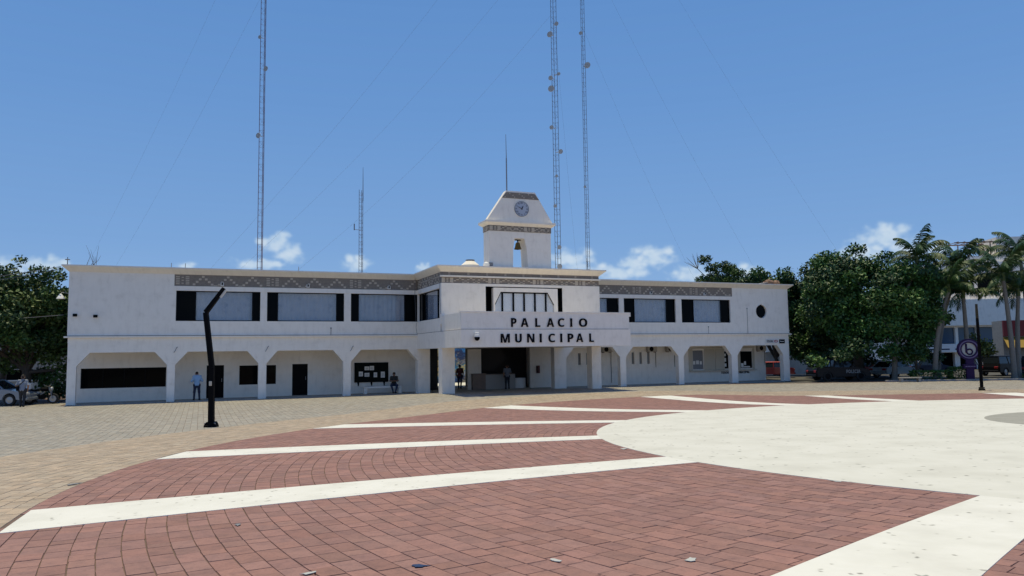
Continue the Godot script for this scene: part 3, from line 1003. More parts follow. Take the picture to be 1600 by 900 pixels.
func make_tower(th: Node3D) -> void:
	var t := Node3D.new()
	t.name = "clock_tower"
	th.add_child(t)
	var b := Geo.new()
	b.prism(PackedVector2Array([Vector2(-3.53, 7.6), Vector2(-1.98, 7.6), Vector2(-1.94, 9.0), Vector2(-1.84, 9.68), Vector2(-1.18, 9.68), Vector2(-1.02, 9.0), Vector2(-0.94, 7.6), Vector2(0.65, 7.6), Vector2(0.65, 10.09), Vector2(-3.53, 10.09)]), 5.0, 4.0)
	obj("shaft", b, M.wall, t)
	var f := Geo.new()
	bx(f, -3.56, 0.68, 10.09, 10.43, -5.03, -3.97)
	obj("frieze", f, M.frieze, t)
	var s := Geo.new()
	stones(s, flat_at(-3.56, -5.03), 4.24, 10.09, 10.43, 2.3, 0.15)
	stones(s, Transform3D(Basis(Vector3.UP, -PI * 0.5), Vector3(-3.56, 0, 3.97)), 1.06, 10.09, 10.43, 2.3, 0.15)
	var c := Geo.new()
	# flared moulding
	var lo := [Vector3(-3.58, 10.43, 5.05), Vector3(0.70, 10.43, 5.05), Vector3(0.70, 10.43, 3.95), Vector3(-3.58, 10.43, 3.95)]
	var hi := [Vector3(-3.80, 10.60, 5.24), Vector3(0.92, 10.60, 5.24), Vector3(0.92, 10.60, 3.76), Vector3(-3.80, 10.60, 3.76)]
	var up := Vector3(0, 0.12, 0)
	for i in 4:
		var j := (i + 1) % 4
		c.quad(lo[i], lo[j], hi[j], hi[i]); c.quad(hi[i], hi[j], hi[j] + up, hi[i] + up)
	c.quad(hi[0] + up, hi[1] + up, hi[2] + up, hi[3] + up)
	obj("moulding", c, M.cream, t)
	var r := Geo.new()
	r.prism(PackedVector2Array([Vector2(-3.68, 10.72), Vector2(0.80, 10.72), Vector2(-0.40, 12.66), Vector2(-2.36, 12.66)]), 5.0, 4.55)
	obj("gable", r, M.wall, t)
	var q := Geo.new()
	q.prism(PackedVector2Array([Vector2(-2.66, 12.19), Vector2(-0.12, 12.19), Vector2(-0.42, 12.56), Vector2(-2.36, 12.56)]), 5.02, 4.98)
	obj("frieze", q, M.frieze, t)
	for i in 14:
		for j in 3:
			var x := -2.45 + i * 0.16 + (j % 2) * 0.05
			if (i * 7 + j * 3) % 4 == 0: bx(s, x - 0.04, x + 0.04, 12.24 + j * 0.11, 12.30 + j * 0.11, -5.03, -5.01)
	tag(obj("frieze_stones", s, M.stone, t), "", "", "", "stuff")
	# clock, a thing on the gable
	var k := thing("wall_clock", "round pale blue clock face with black hands on the tower gable", "clock")
	on_hall(k, Vector3(-1.34, 11.55, 5.0))
	var turn := Basis(Vector3.RIGHT, PI * 0.5)
	var d := Geo.new()
	d.lathe(Vector3.ZERO, [Vector2(0.46, 0.0), Vector2(0.46, 0.03), Vector2(0.0, 0.03)], 36, turn)
	obj("dial", d, M.dial, k)
	var rim := Geo.new()
	rim.lathe(Vector3.ZERO, [Vector2(0.46, 0.0), Vector2(0.49, 0.0), Vector2(0.49, 0.05), Vector2(0.455, 0.05), Vector2(0.455, 0.03)], 36, turn)
	obj("rim", rim, M.steel, k)
	var font := SystemFont.new()
	font.font_names = PackedStringArray(["Droid Serif"])
	var rom := ["XII", "I", "II", "III", "IIII", "V", "VI", "VII", "VIII", "IX", "X", "XI"]
	for i in 12:
		var tm := TextMesh.new()
		tm.text = rom[i]; tm.font = font; tm.font_size = 32; tm.pixel_size = 0.0036; tm.depth = 0.006
		var a := TAU * i / 12.0
		inst("numeral", tm, M.letter, k, Transform3D(Basis.IDENTITY, Vector3(sin(a) * 0.375, cos(a) * 0.375, 0.033)))
	for hnd in [[TAU * 49.5 / 60.0, 0.36, 0.014], [TAU * (12.82 / 12.0), 0.23, 0.022]]:
		var g := Geo.new()
		g.prism(PackedVector2Array([Vector2(-hnd[2], -0.06), Vector2(hnd[2], -0.06), Vector2(hnd[2] * 1.2, hnd[1] * 0.6), Vector2(0, hnd[1]), Vector2(-hnd[2] * 1.2, hnd[1] * 0.6)]), 0.006, 0.0)
		var o := obj("hand", g, M.letter, k)
		o.transform = Transform3D(Basis(Vector3.BACK, -hnd[0]), Vector3(0, 0, 0.042 + hnd[2]))
	# bell
	var bell := thing("bronze_bell", "small bronze bell hanging in the tower opening below the clock", "bell")
	on_hall(bell, Vector3(-1.42, 9.06, 4.5))
	var bg := Geo.new()
	bg.lathe(Vector3.ZERO, [Vector2(0.20, 0.03), Vector2(0.235, 0.0), Vector2(0.245, 0.02), Vector2(0.20, 0.10), Vector2(0.165, 0.22), Vector2(0.15, 0.34), Vector2(0.11, 0.42), Vector2(0.0, 0.45)], 24)
	obj("body", bg, M.bronze, bell)
	var bh := Geo.new()
	bh.box(Vector3(-0.03, 0.45, -0.03), Vector3(0.03, 0.58, 0.03)); bh.box(Vector3(-0.19, 0.56, -0.05), Vector3(0.19, 0.63, 0.05))
	obj("yoke", bh, M.black, bell)
	var bc := Geo.new()
	bc.tube([Vector3(0, 0.3, 0), Vector3(0, -0.04, 0)], [0.012, 0.03], 8)
	obj("clapper", bc, M.black, bell)
	# rod
	var rod := thing("flagpole", "thin bare metal pole rising from the top of the clock tower", "pole")
	on_hall(rod, Vector3(-2.12, 12.66, 4.5))
	var rg := Geo.new()
	rg.tube([Vector3.ZERO, Vector3(0, 2.2, 0)], [0.045, 0.04], 8)
	obj("lower_tube", rg, M.steel, rod)
	var rg2 := Geo.new()
	rg2.tube([Vector3(0, 2.2, 0), Vector3(-0.02, 3.75, 0)], [0.026, 0.014], 8)
	obj("upper_tube", rg2, M.steel, rod)

func make_lobby(th: Node3D) -> void:
	slab("lobby_floor", M.cement, th, -6.74, 3.9, -0.35, 0.02, -4.2, -0.0)
	slab("lobby_wall", M.inner, th, -5.9, -5.7, 0.015, 3.2, 2.6, 9.75)
	slab("lobby_wall", M.inner, th, 3.3, 3.5, 0.015, 3.2, 2.6, 9.75)
	slab("lobby_wall", M.inner, th, -2.42, -1.45, 0.015, 2.85, 2.4, 2.6)
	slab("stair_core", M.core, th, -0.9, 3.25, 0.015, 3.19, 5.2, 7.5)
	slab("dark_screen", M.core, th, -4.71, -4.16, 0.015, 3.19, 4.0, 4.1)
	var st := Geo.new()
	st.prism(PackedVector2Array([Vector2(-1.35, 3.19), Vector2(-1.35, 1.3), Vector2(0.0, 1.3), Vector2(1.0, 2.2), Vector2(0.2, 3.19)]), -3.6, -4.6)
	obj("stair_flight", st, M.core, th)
	# reception desk
	var d := thing("reception_desk", "brown and grey reception desk standing in the shaded entrance hall", "desk")
	on_hall(d, Vector3(-2.2, 0.015, -2.05))
	var a := Geo.new()
	a.box(Vector3(0, 0, -0.7), Vector3(0.95, 1.08, 0))
	obj("end_panel", a, M.desk, d)
	var b := Geo.new()
	b.box(Vector3(0.952, 0, -0.68), Vector3(3.2, 1.02, -0.02))
	obj("front_panel", b, M.grey_panel, d)
	var c := Geo.new()
	c.box(Vector3(-0.05, 1.08, -0.75), Vector3(0.99, 1.12, 0.04)); c.box(Vector3(0.99, 1.02, -0.72), Vector3(3.2, 1.06, 0.02))
	obj("top", c, M.desk, d)
	var p := thing("low_counter", "low pale counter beside the reception desk in the dark hall", "counter")
	on_hall(p, Vector3(1.05, 0.015, -3.0))
	var pg := Geo.new()
	for i in 8:
		var w0 := PI * i / 8.0
		var w1 := PI * (i + 1) / 8.0
		pg.quad(Vector3(-cos(w0) * 0.6 + 0.55, 0, sin(w0) * 0.35), Vector3(-cos(w1) * 0.6 + 0.55, 0, sin(w1) * 0.35), Vector3(-cos(w1) * 0.6 + 0.55, 0.72, sin(w1) * 0.35), Vector3(-cos(w0) * 0.6 + 0.55, 0.72, sin(w0) * 0.35))
		pg.tri(Vector3(0.55, 0.72, 0), Vector3(-cos(w0) * 0.6 + 0.55, 0.72, sin(w0) * 0.35), Vector3(-cos(w1) * 0.6 + 0.55, 0.72, sin(w1) * 0.35))
	pg.quad(Vector3(1.15, 0, 0), Vector3(-0.05, 0, 0), Vector3(-0.05, 0.72, 0), Vector3(1.15, 0.72, 0))
	obj("front", pg, M.white, p)
	# wall telephone
	var ph := thing("wall_telephone", "dark wall telephone on the pale wall right of the entrance hall", "telephone")
	on_hall(ph, Vector3(2.93, 1.05, -2.4))
	var h := Geo.new()
	h.bevel_box(Vector3(-0.13, 0.0, 0.0), Vector3(0.13, 0.56, 0.12), 0.02)
	obj("casing", h, M.red_dark, ph)
	var hs := Geo.new()
	hs.tube([Vector3(-0.09, 0.08, 0.14), Vector3(-0.10, 0.28, 0.17), Vector3(-0.09, 0.48, 0.14)], [0.045, 0.025, 0.045], 8)
	obj("handset", hs, M.black, ph)
	# painted yard wall seen through the passage
	var wl := thing("mural_wall", "wall with a blue and yellow mural seen through the entrance passage", "wall")
	on_hall(wl, Vector3(0, 0, -16.0))
	var mg := Geo.new()
	mg.box(Vector3(-9.0, 0, -0.2), Vector3(9.0, 3.6, 0))
	obj("panel", mg, M.mural, wl)
	var yd := Geo.new()
	bx(yd, -14.0, 14.0, -0.2, 0.012, 10.0, 15.99)
	var yo := struct("yard", yd, M.paint)
	yo.transform = BT
	var mc := Geo.new()
	mc.box(Vector3(-9.05, 3.6, -0.25), Vector3(9.05, 3.7, 0.05))
	obj("coping", mc, M.wall, wl)

func make_letters(th: Node3D) -> void:
	var font := SystemFont.new()
	font.font_names = PackedStringArray(["Droid Sans"])
	font.font_weight = 700
	var rows := [[["P", -3.79, -3.47], ["A", -3.20, -2.74], ["L", -2.31, -2.01], ["A", -1.59, -1.14], ["C", -0.89, -0.48], ["I", -0.10, 0.03], ["O", 0.47, 1.0], 4.00, 4.49, 8.97],
		[["M", -4.45, -3.91], ["U", -3.58, -3.19], ["N", -2.85, -2.41], ["I", -2.08, -1.95], ["C", -1.53, -1.12], ["I", -0.79, -0.66], ["P", -0.31, 0.05], ["A", 0.24, 0.68], ["L", 1.09, 1.38], 3.12, 3.61, 9.03]]
	for r in rows:
		var n: int = r.size() - 3
		for i in n:
			var q: Array = r[i]
			if q[0] == "I":          # a plain upright, a little wider at head and foot
				var bar_geo := Geo.new()
				var w: float = q[2] - q[1]
				var y0: float = r[n]
				var y1: float = r[n + 1]
				bar_geo.prism(PackedVector2Array([Vector2(q[1], y0), Vector2(q[2], y0), Vector2(q[2] - w * 0.1, (y0 + y1) * 0.5), Vector2(q[2], y1), Vector2(q[1], y1), Vector2(q[1] + w * 0.1, (y0 + y1) * 0.5)]), r[n + 2] + 0.055, r[n + 2] + 0.003)
				obj("letter", bar_geo, M.letter, th)
				continue
			var tm := TextMesh.new()
			tm.text = q[0]; tm.font = font; tm.font_size = 96; tm.pixel_size = 0.006; tm.depth = 0.05
			var bb := tm.get_aabb()
			var sx: float = (q[2] - q[1]) / bb.size.x
			var sy: float = (r[n + 1] - r[n]) / bb.size.y
			var s := Basis.from_scale(Vector3(sx, sy, 1.0))
			var c := bb.get_center()
			inst("letter", tm, M.letter, th, Transform3D(s, Vector3((q[1] + q[2]) * 0.5 - c.x * sx, (r[n] + r[n + 1]) * 0.5 - c.y * sy, r[n + 2] + 0.03)))
	# smaller words under the cashier windows
	var tm := TextMesh.new()
	tm.text = "TESORERIA MUNICIPAL"; tm.font = font; tm.font_size = 64; tm.pixel_size = 0.003; tm.depth = 0.02
	var bb := tm.get_aabb()
	inst("wall_lettering", tm, M.letter, th, Transform3D(Basis.from_scale(Vector3(2.86 / bb.size.x, 0.19 / bb.size.y, 1)), Vector3(20.63, 0.72 - bb.get_center().y * 0.19 / bb.size.y, -2.385)))
	# bank sign at the right-hand end of the beam
	var s := thing("bank_sign", "small white bank sign with red emblem and black plate on the end beam", "sign")
	on_hall(s, Vector3(21.74, 3.02, 0.0))
	var g := Geo.new()
	g.box(Vector3(0, 0, 0.0), Vector3(1.32, 0.36, 0.05))
	obj("panel", g, M.white, s)
	var k := Geo.new()
	k.box(Vector3(1.40, 0.0, 0.0), Vector3(1.93, 0.32, 0.05))
	obj("plate", k, M.letter, s)
	var serif := SystemFont.new()
	serif.font_names = PackedStringArray(["Droid Serif"])
	serif.font_weight = 700
	var t1 := TextMesh.new()
	t1.text = "HSBC"; t1.font = serif; t1.font_size = 64; t1.pixel_size = 0.0035; t1.depth = 0.01
	var b1 := t1.get_aabb()
	inst("lettering", t1, M.letter, s, Transform3D(Basis.from_scale(Vector3(0.70 / b1.size.x, 0.2 / b1.size.y, 1)), Vector3(0.44, 0.18 - b1.get_center().y * 0.2 / b1.size.y, 0.056)))
	var em := Geo.new()
	for q in [[Vector2(0.90, 0.28), Vector2(1.02, 0.18), Vector2(1.14, 0.28)], [Vector2(0.90, 0.08), Vector2(1.14, 0.08), Vector2(1.02, 0.18)], [Vector2(0.90, 0.28), Vector2(0.80, 0.18), Vector2(0.90, 0.08)], [Vector2(1.14, 0.28), Vector2(1.14, 0.08), Vector2(1.24, 0.18)]]:
		em.prism(PackedVector2Array(q), 0.058, 0.05)
	obj("emblem", em, M.red_light, s)
	var t2 := Geo.new()
	t2.box(Vector3(1.47, 0.13, 0.05), Vector3(1.84, 0.17, 0.056)); t2.box(Vector3(1.47, 0.17, 0.05), Vector3(1.52, 0.20, 0.056))
	obj("print", t2, M.paper, s)

# ---------------------------------------------------------------- small things on the town hall
func make_fittings() -> void:
	# notice board with pinned sheets and three brackets
	var b := thing("notice_board", "black notice board pinned with white sheets above the white bench", "notice board")
	on_hall(b, Vector3(-10.34, 0.78, -2.4))
	var g := Geo.new()
	g.box(Vector3(0, 0, 0), Vector3(2.18, 1.22, 0.05))
	obj("panel", g, M.board, b)
	var f := Geo.new()
	f.box(Vector3(-0.04, -0.04, 0), Vector3(2.22, 0.0, 0.09)); f.box(Vector3(-0.04, 1.22, 0), Vector3(2.22, 1.26, 0.09))
	f.box(Vector3(-0.04, 0, 0), Vector3(0, 1.22, 0.09)); f.box(Vector3(2.18, 0, 0), Vector3(2.22, 1.22, 0.09))
	obj("frame", f, M.black, b)
	for p in [[0.63, 0.76, 0.31, 0.24], [0.97, 0.75, 0.29, 0.28], [0.25, 0.36, 0.27, 0.31], [0.63, 0.33, 0.32, 0.25], [1.24, 0.28, 0.23, 0.32], [1.72, 0.24, 0.27, 0.40]]:
		var s := Geo.new()
		s.box(Vector3(p[0], p[1], 0.05), Vector3(p[0] + p[2], p[1] + p[3], 0.053))
		var sh := obj("sheet", s, M.paper, b)
		var ink := Geo.new()
		for j in 4:
			var yy: float = p[1] + p[3] * (0.25 + 0.14 * j)
			ink.box(Vector3(p[0] + 0.05, yy, 0.053), Vector3(p[0] + p[2] - 0.05 - 0.03 * (j % 2), yy + 0.012, 0.0545))
		obj("print", ink, M.ink, sh)
	for x in [0.22, 1.1, 1.95]:
		var k := Geo.new()
		k.prism(PackedVector2Array([Vector2(x - 0.07, -0.04), Vector2(x - 0.02, -0.28), Vector2(x + 0.03, -0.28), Vector2(x + 0.06, -0.04)]), 0.06, 0.0)
		obj("bracket", k, M.black, b)
	# bench
	var be := thing("white_bench", "long white concrete bench under the black notice board", "bench")
	on_hall(be, Vector3(-9.96, 0.015, -1.25))
	var bs := Geo.new()
	bs.bevel_box(Vector3(0, 0.36, -0.42), Vector3(2.5, 0.46, 0.0), 0.012)
	obj("seat", bs, M.wall, be)
	for x in [0.0, 2.28]:
		var l := Geo.new()
		l.bevel_box(Vector3(x + 0.004, 0, -0.40), Vector3(x + 0.216, 0.358, -0.02), 0.012)
		obj("leg", l, M.wall, be)
	# air conditioners
	for a in [[12.56, 2.48, "air conditioner unit high on the wall right of three narrow slots"], [8.58, 2.50, "brown air conditioner unit behind the right front pillar"], [14.3, 2.48, "air conditioner unit half hidden by the column left of the cashier windows"], [23.2, 2.44, "air conditioner unit at the open right end of the arcade"]]:
		var o := thing("air_conditioner", a[2], "air conditioner", Vector3.ZERO, 0.0, "air conditioners in the right arcade")
		on_hall(o, Vector3(a[0], a[1], -2.4))
		var c := Geo.new()
		c.bevel_box(Vector3(-0.42, 0.0, 0.02), Vector3(0.42, 0.44, 0.33), 0.02)
		obj("casing", c, M.ac, o)
		var fan := Geo.new()
		fan.lathe(Vector3(-0.1, 0.22, 0.335), [Vector2(0.18, 0.0), Vector2(0.18, 0.012), Vector2(0.165, 0.012), Vector2(0.165, 0.0), Vector2(0.12, 0.0), Vector2(0.12, 0.012), Vector2(0.10, 0.012), Vector2(0.10, 0.0), Vector2(0.03, 0.0), Vector2(0.03, 0.015), Vector2(0.0, 0.015)], 20, Basis(Vector3.RIGHT, PI * 0.5))
		obj("fan_grille", fan, M.dark_frame, o)
		var br := Geo.new()
		for x in [-0.3, 0.3]: br.box(Vector3(x - 0.02, -0.04, 0.0), Vector3(x + 0.02, 0.0, 0.34))
		obj("bracket", br, M.rust, o)
		var pipe := Geo.new()
		pipe.tube([Vector3(0.38, 0.1, 0.06), Vector3(0.46, -0.1, 0.04), Vector3(0.45, -0.7, 0.03), Vector3(0.46, -1.2 if a[0] > 10.0 else -2.3, 0.03)], [0.02, 0.02, 0.018, 0.015], 6)
		obj("pipe", pipe, M.dark_frame, o)
	# hemispherical camera on the porch corner
	var d := thing("dome_camera", "white bracket with a dark dome camera on the porch corner", "camera")
	on_hall(d, Vector3(-5.9, 3.24, 9.03))
	var ca := Geo.new()
	ca.bevel_box(Vector3(-0.1, 0.28, 0), Vector3(0.1, 0.46, 0.28), 0.03)
	obj("bracket", ca, M.white, d)
	var cb := Geo.new()
	cb.lathe(Vector3(0, 0.0, 0.2), [Vector2(0.0, -0.02), Vector2(0.1, 0.02), Vector2(0.15, 0.12), Vector2(0.15, 0.2)], 16)
	obj("dome", cb, M.dark_glass, d)
	var cc := Geo.new()
	cc.lathe(Vector3(0, 0.0, 0.2), [Vector2(0.16, 0.2), Vector2(0.16, 0.3), Vector2(0.0, 0.34)], 16)
	obj("hood", cc, M.white, d)
	# little white spotlights on the wing friezes
	for s in [[-18.7, "first", "left"], [-13.72, "second", "left"], [-8.62, "third", "left"], [11.2, "first", "right"], [16.05, "second", "right"]]:
		var o := thing("frieze_spotlight", "small white U shaped spotlight on the %s wing frieze, %s from its left end" % [s[2], s[1]], "spotlight", Vector3.ZERO, 0.0, "spotlights on the frieze")
		on_hall(o, Vector3(s[0], 6.76, -0.03))
		var a := Geo.new()
		for x in [-0.09, 0.05]: a.bevel_box(Vector3(x, 0.0, 0.0), Vector3(x + 0.04, 0.2, 0.14), 0.008)
		a.bevel_box(Vector3(-0.048, 0.0, 0.01), Vector3(0.048, 0.05, 0.13), 0.008)
		obj("yoke", a, M.white, o)
		var l := Geo.new()
		l.lathe(Vector3(0, 0.12, 0.05), [Vector2(0.0, 0.0), Vector2(0.046, 0.0), Vector2(0.046, 0.12), Vector2(0.0, 0.12)], 10, Basis(Vector3.RIGHT, PI * 0.45))
		obj("lamp_head", l, M.dark_frame, o)
	# wall lamps beside the upper left wall
	for s in [[-26.3, 4.95, 0], [-25.3, 4.9, 1]]:
		var o := thing("wall_floodlight", ["small dark floodlight at the far left edge of the blank wall", "small dark floodlight right of its twin on the blank left wall"][s[2]], "floodlight", Vector3.ZERO, 0.0, "floodlights on the blank wall")
		on_hall(o, Vector3(s[0], s[1], 0.0))
		var a := Geo.new()
		a.tube([Vector3(0, 0, 0), Vector3(0, 0.02, 0.14)], [0.018, 0.018], 6)
		obj("arm", a, M.dark_frame, o)
		var l := Geo.new()
		l.bevel_box(Vector3(-0.11, -0.06, 0.13), Vector3(0.11, 0.1, 0.22), 0.015)
		obj("head", l, M.dark_frame, o)
	var cone := thing("hanging_lamp", "white cone lamp on an arm at the top left corner", "lamp")
	on_hall(cone, Vector3(-26.67, 5.9, -0.4))
	var cg := Geo.new()
	cg.tube([Vector3(0, 0.3, 0), Vector3(-0.35, 0.36, 0.1), Vector3(-0.42, 0.3, 0.12)], [0.02, 0.02, 0.02], 6)
	obj("arm", cg, M.steel, cone)
	var cs := Geo.new()
	cs.lathe(Vector3(-0.42, 0.0, 0.12), [Vector2(0.22, 0.0), Vector2(0.19, 0.06), Vector2(0.06, 0.26), Vector2(0.0, 0.3)], 16)
	obj("shade", cs, M.white, cone)
	# roof: water tank lid, ball, aerials, bars
	var t := thing("water_tank", "low cream water tank with round dark lid on the roof left of the tower", "water tank")
	on_hall(t, Vector3(-4.3, 7.66, 3.6))
	var tg := Geo.new()
	tg.lathe(Vector3.ZERO, [Vector2(0.55, 0.0), Vector2(0.58, 0.38), Vector2(0.50, 0.46), Vector2(0.26, 0.66)], 24)
	obj("body", tg, M.cream, t)
	var tl := Geo.new()
	tl.lathe(Vector3.ZERO, [Vector2(0.28, 0.66), Vector2(0.28, 0.74), Vector2(0.0, 0.77)], 20)
	obj("lid", tl, M.blind, t)
	var ball := Geo.new()
	for i in 6:
		var p0 := PI * i / 6.0 - PI / 2
		var p1 := PI * (i + 1) / 6.0 - PI / 2
		ball.lathe(Vector3(0, 0.2, 0), [Vector2(cos(p0) * 0.2, sin(p0) * 0.2), Vector2(cos(p1) * 0.2, sin(p1) * 0.2)], 16)
	var bo := thing("roof_globe", "small white globe on the roof beside the foot of the tower", "globe")
	on_hall(bo, Vector3(-3.85, 7.70, 5.3))
	obj("globe", ball, M.white, bo)
	var stub := Geo.new()
	stub.box(Vector3(-0.08, -0.04, -0.08), Vector3(0.08, 0.02, 0.08))
	obj("foot", stub, M.steel, bo)
	var fl := thing("roof_floodlight", "dark floodlight on the roof edge at the left foot of the tower", "floodlight")
	on_hall(fl, Vector3(-3.55, 7.77, 5.2))
	var fg := Geo.new()
	fg.box(Vector3(-0.02, 0.0, -0.02), Vector3(0.02, 0.08, 0.02))
	obj("stem", fg, M.dark_frame, fl)
	var fh := Geo.new()
	fh.bevel_box(Vector3(-0.15, 0.08, -0.08), Vector3(0.15, 0.3, 0.08), 0.02)
	obj("head", fh, M.blind, fl)
	var an := thing("disc_aerial", "small disc aerial on a stem at the left roof corner", "aerial")
	on_hall(an, Vector3(-26.75, 7.77, 0.2))
	var ag := Geo.new()
	ag.tube([Vector3.ZERO, Vector3(0, 0.42, 0)], [0.02, 0.015], 6)
	obj("stem", ag, M.dark_frame, an)
	var ad := Geo.new()
	ad.lathe(Vector3(0, 0.24, 0), [Vector2(0.0, 0.0), Vector2(0.13, 0.03), Vector2(0.13, 0.06), Vector2(0.0, 0.08)], 14)
	obj("disc", ad, M.blind, an)
	for q in [[-21.5, "leftmost short steel stub on the left roof edge"], [-20.75, "second short steel stub from the left on the roof edge"], [-14.3, "lone steel stub on the roof edge right of the tall left mast"]]:
		var o := thing("steel_stub", q[1], "steel stub", Vector3.ZERO, 0.0, "steel stubs on the roof")
		on_hall(o, Vector3(q[0], 7.76, 0.0))
		var a := Geo.new()
		a.tube([Vector3.ZERO, Vector3(0.01, 0.30, 0)], [0.02, 0.018], 6)
		obj("bar", a, M.steel, o)
	var pl := thing("roof_weed", "bare weed growing from the left roof edge", "plant")
	on_hall(pl, Vector3(-25.6, 7.77, 0.1))
	var pg := Geo.new()
	rng.seed = 9
	for i in 7:
		var dir := Vector3(rng.randf_range(-0.4, 0.6), 0.5 + rng.randf() * 0.7, rng.randf_range(-0.3, 0.3))
		pg.tube([Vector3(rng.randf_range(-0.3, 0.3), 0, 0), dir * 0.5 + Vector3(0.1, 0, 0), dir], [0.015, 0.01, 0.004], 5)
	obj("stems", pg, M.bark, pl)
	var wh := thing("roof_antenna", "short whip antenna on the roof right end of the middle block", "antenna")
	on_hall(wh, Vector3(3.1, 7.77, 5.3))
	var wg := Geo.new()
	wg.tube([Vector3.ZERO, Vector3(-0.05, 0.8, 0)], [0.018, 0.01], 6)
	obj("whip", wg, M.dark_frame, wh)
	var wb := Geo.new()
	wb.box(Vector3(-0.12, 0, -0.08), Vector3(0.10, 0.06, 0.08))
	obj("foot", wb, M.dark_frame, wh)
	var ru := thing("roof_rubble", "heap of broken concrete and bent sheet at the right roof corner", "rubble")
	on_hall(ru, Vector3(22.9, 7.77, -0.1))
	var rg := Geo.new()
	for i in 16:
		var p := Vector3(rng.randf_range(-0.7, 0.7), 0, rng.randf_range(-0.5, 0.3))
		var s := rng.randf_range(0.10, 0.24)
		var one := Geo.new()
		one.bevel_box(Vector3(-s, -s * 0.4, -s), Vector3(s, s, s * 0.8), s * 0.3)
		add_geo(rg, one, Transform3D(Basis.from_euler(Vector3(rng.randf() * 0.6, rng.randf() * 3.0, rng.randf() * 0.6)), p + Vector3(0, 0.08, 0)))
	obj("lumps", rg, M.rust, ru)
	var rs := Geo.new()
	rs.box(Vector3(-2.0, 0.02, -0.2), Vector3(-0.5, 0.04, 0.3))
	var so := obj("sheet", rs, M.white, ru)
	so.rotation = Vector3(0, 0, 0.14)
	so.position = Vector3(0, 0.22, 0)
	# cables hanging at the inner corner
	for q in [[-6.9, 0.1, 7.6, 4.66, 0], [-6.83, 0.14, 4.6, 3.82, 1], [-6.80, 5.3, 7.3, 4.9, 2]]:
		var o := thing("wall_cable", ["thin cable hanging past the corner window of the left wing", "short thin cable below the corner window sill of the left wing", "thin cable down the left corner of the middle block"][q[4]], "cable", Vector3.ZERO, 0.0, "cables on the facade")
		on_hall(o, Vector3(q[0], 0, q[1]))
		var a := Geo.new()
		a.tube([Vector3(0, q[2], 0), Vector3(-0.03, lerpf(q[2], q[3], 0.4), 0.02), Vector3(0.04, q[3], 0.0)], [0.012, 0.012, 0.012], 5)
		obj("cable", a, M.wire, o)

func make_wall_marks() -> void:
	for q in [[-21.15, 3.02, "first"], [-16.1, 3.02, "second"], [-11.0, 2.98, "third"]]:
		var o := thing("bent_bracket", "small dark bent bracket above the %s free column of the left arcade" % q[2], "bracket", Vector3.ZERO, 0.0, "bent brackets over the arcade columns")
		on_hall(o, Vector3(q[0], q[1], 0.0))
		var a := Geo.new()
		a.tube([Vector3(-0.10, -0.18, 0.02), Vector3(-0.02, -0.06, 0.06), Vector3(0.04, 0.10, 0.10), Vector3(0.10, 0.14, 0.10)], [0.016, 0.016, 0.02, 0.02], 6)
		obj("arm", a, M.blind, o)
	for q in [[20.05, 3.84, 5.75, "thin grey conduit on the blank right wall left of the oval window"], [16.3, 3.84, 4.3, "short thin conduit under the rightmost wing window"], [-12.3, 3.84, 4.2, "short thin conduit under the middle window of the left wing"]]:
		var o := thing("wall_conduit", q[3], "conduit", Vector3.ZERO, 0.0, "conduits on the facade")
		on_hall(o, Vector3(q[0], 0, 0.0))
		var a := Geo.new()
		a.tube([Vector3(0, q[1], 0.02), Vector3(0, q[2], 0.02)], [0.014, 0.014], 6)
		obj("pipe", a, M.blind, o)
		var k := Geo.new()
		k.bevel_box(Vector3(-0.035, q[2], 0.0), Vector3(0.035, q[2] + 0.09, 0.05), 0.008)
		obj("box", k, M.blind, o)

# ---------------------------------------------------------------- lamps on the plaza
func plaza_lamp(label: String, at: Vector3, turn: float) -> void:
	var o := thing("street_lamp", label, "street lamp", at, turn, "zigzag black street lamps")
	var b := Geo.new()
	b.bevel_box(Vector3(-0.21, -0.05, -0.17), Vector3(0.21, 0.09, 0.17), 0.03)
	b.prism(PackedVector2Array([Vector2(-0.19, 0.09), Vector2(0.19, 0.09), Vector2(0.14, 0.18), Vector2(-0.11, 0.18)]), 0.15, -0.15)
	obj("base_plate", b, M.black, o)
	var p := Geo.new()
	bar(p, Vector3(0.0, 0.1, 0), Vector3(-0.02, 2.05, 0), 0.088, 0.08)
	obj("lower_post", p, M.black, o)
	var q := Geo.new()
	bar(q, Vector3(-0.02, 2.05, 0), Vector3(-0.27, 3.98, 0), 0.08, 0.075)
	obj("upper_post", q, M.black, o)
	var a := Geo.new()
	bar(a, Vector3(-0.27, 3.98, 0), Vector3(0.36, 4.82, 0), 0.075, 0.062)
	obj("arm", a, M.black, o)
	var l := Geo.new()
	bar(l, Vector3(0.23, 4.50, 0), Vector3(0.43, 4.76, 0), 0.035, 0.035)
	obj("light_strip", l, M.lamp_glass, o)
	var s := Geo.new()
	s.bevel_box(Vector3(-0.06, 1.42, 0.11), Vector3(0.04, 1.58, 0.135), 0.01)
	obj("sticker", s, M.beige, o)
	for x in [-0.16, 0.16]:
		var bo := Geo.new()
		bo.lathe(Vector3(x, 0.09, 0.12), [Vector2(0.03, 0.0), Vector2(0.035, 0.06), Vector2(0.0, 0.07)], 6)
		obj("bolt", bo, M.steel, o)

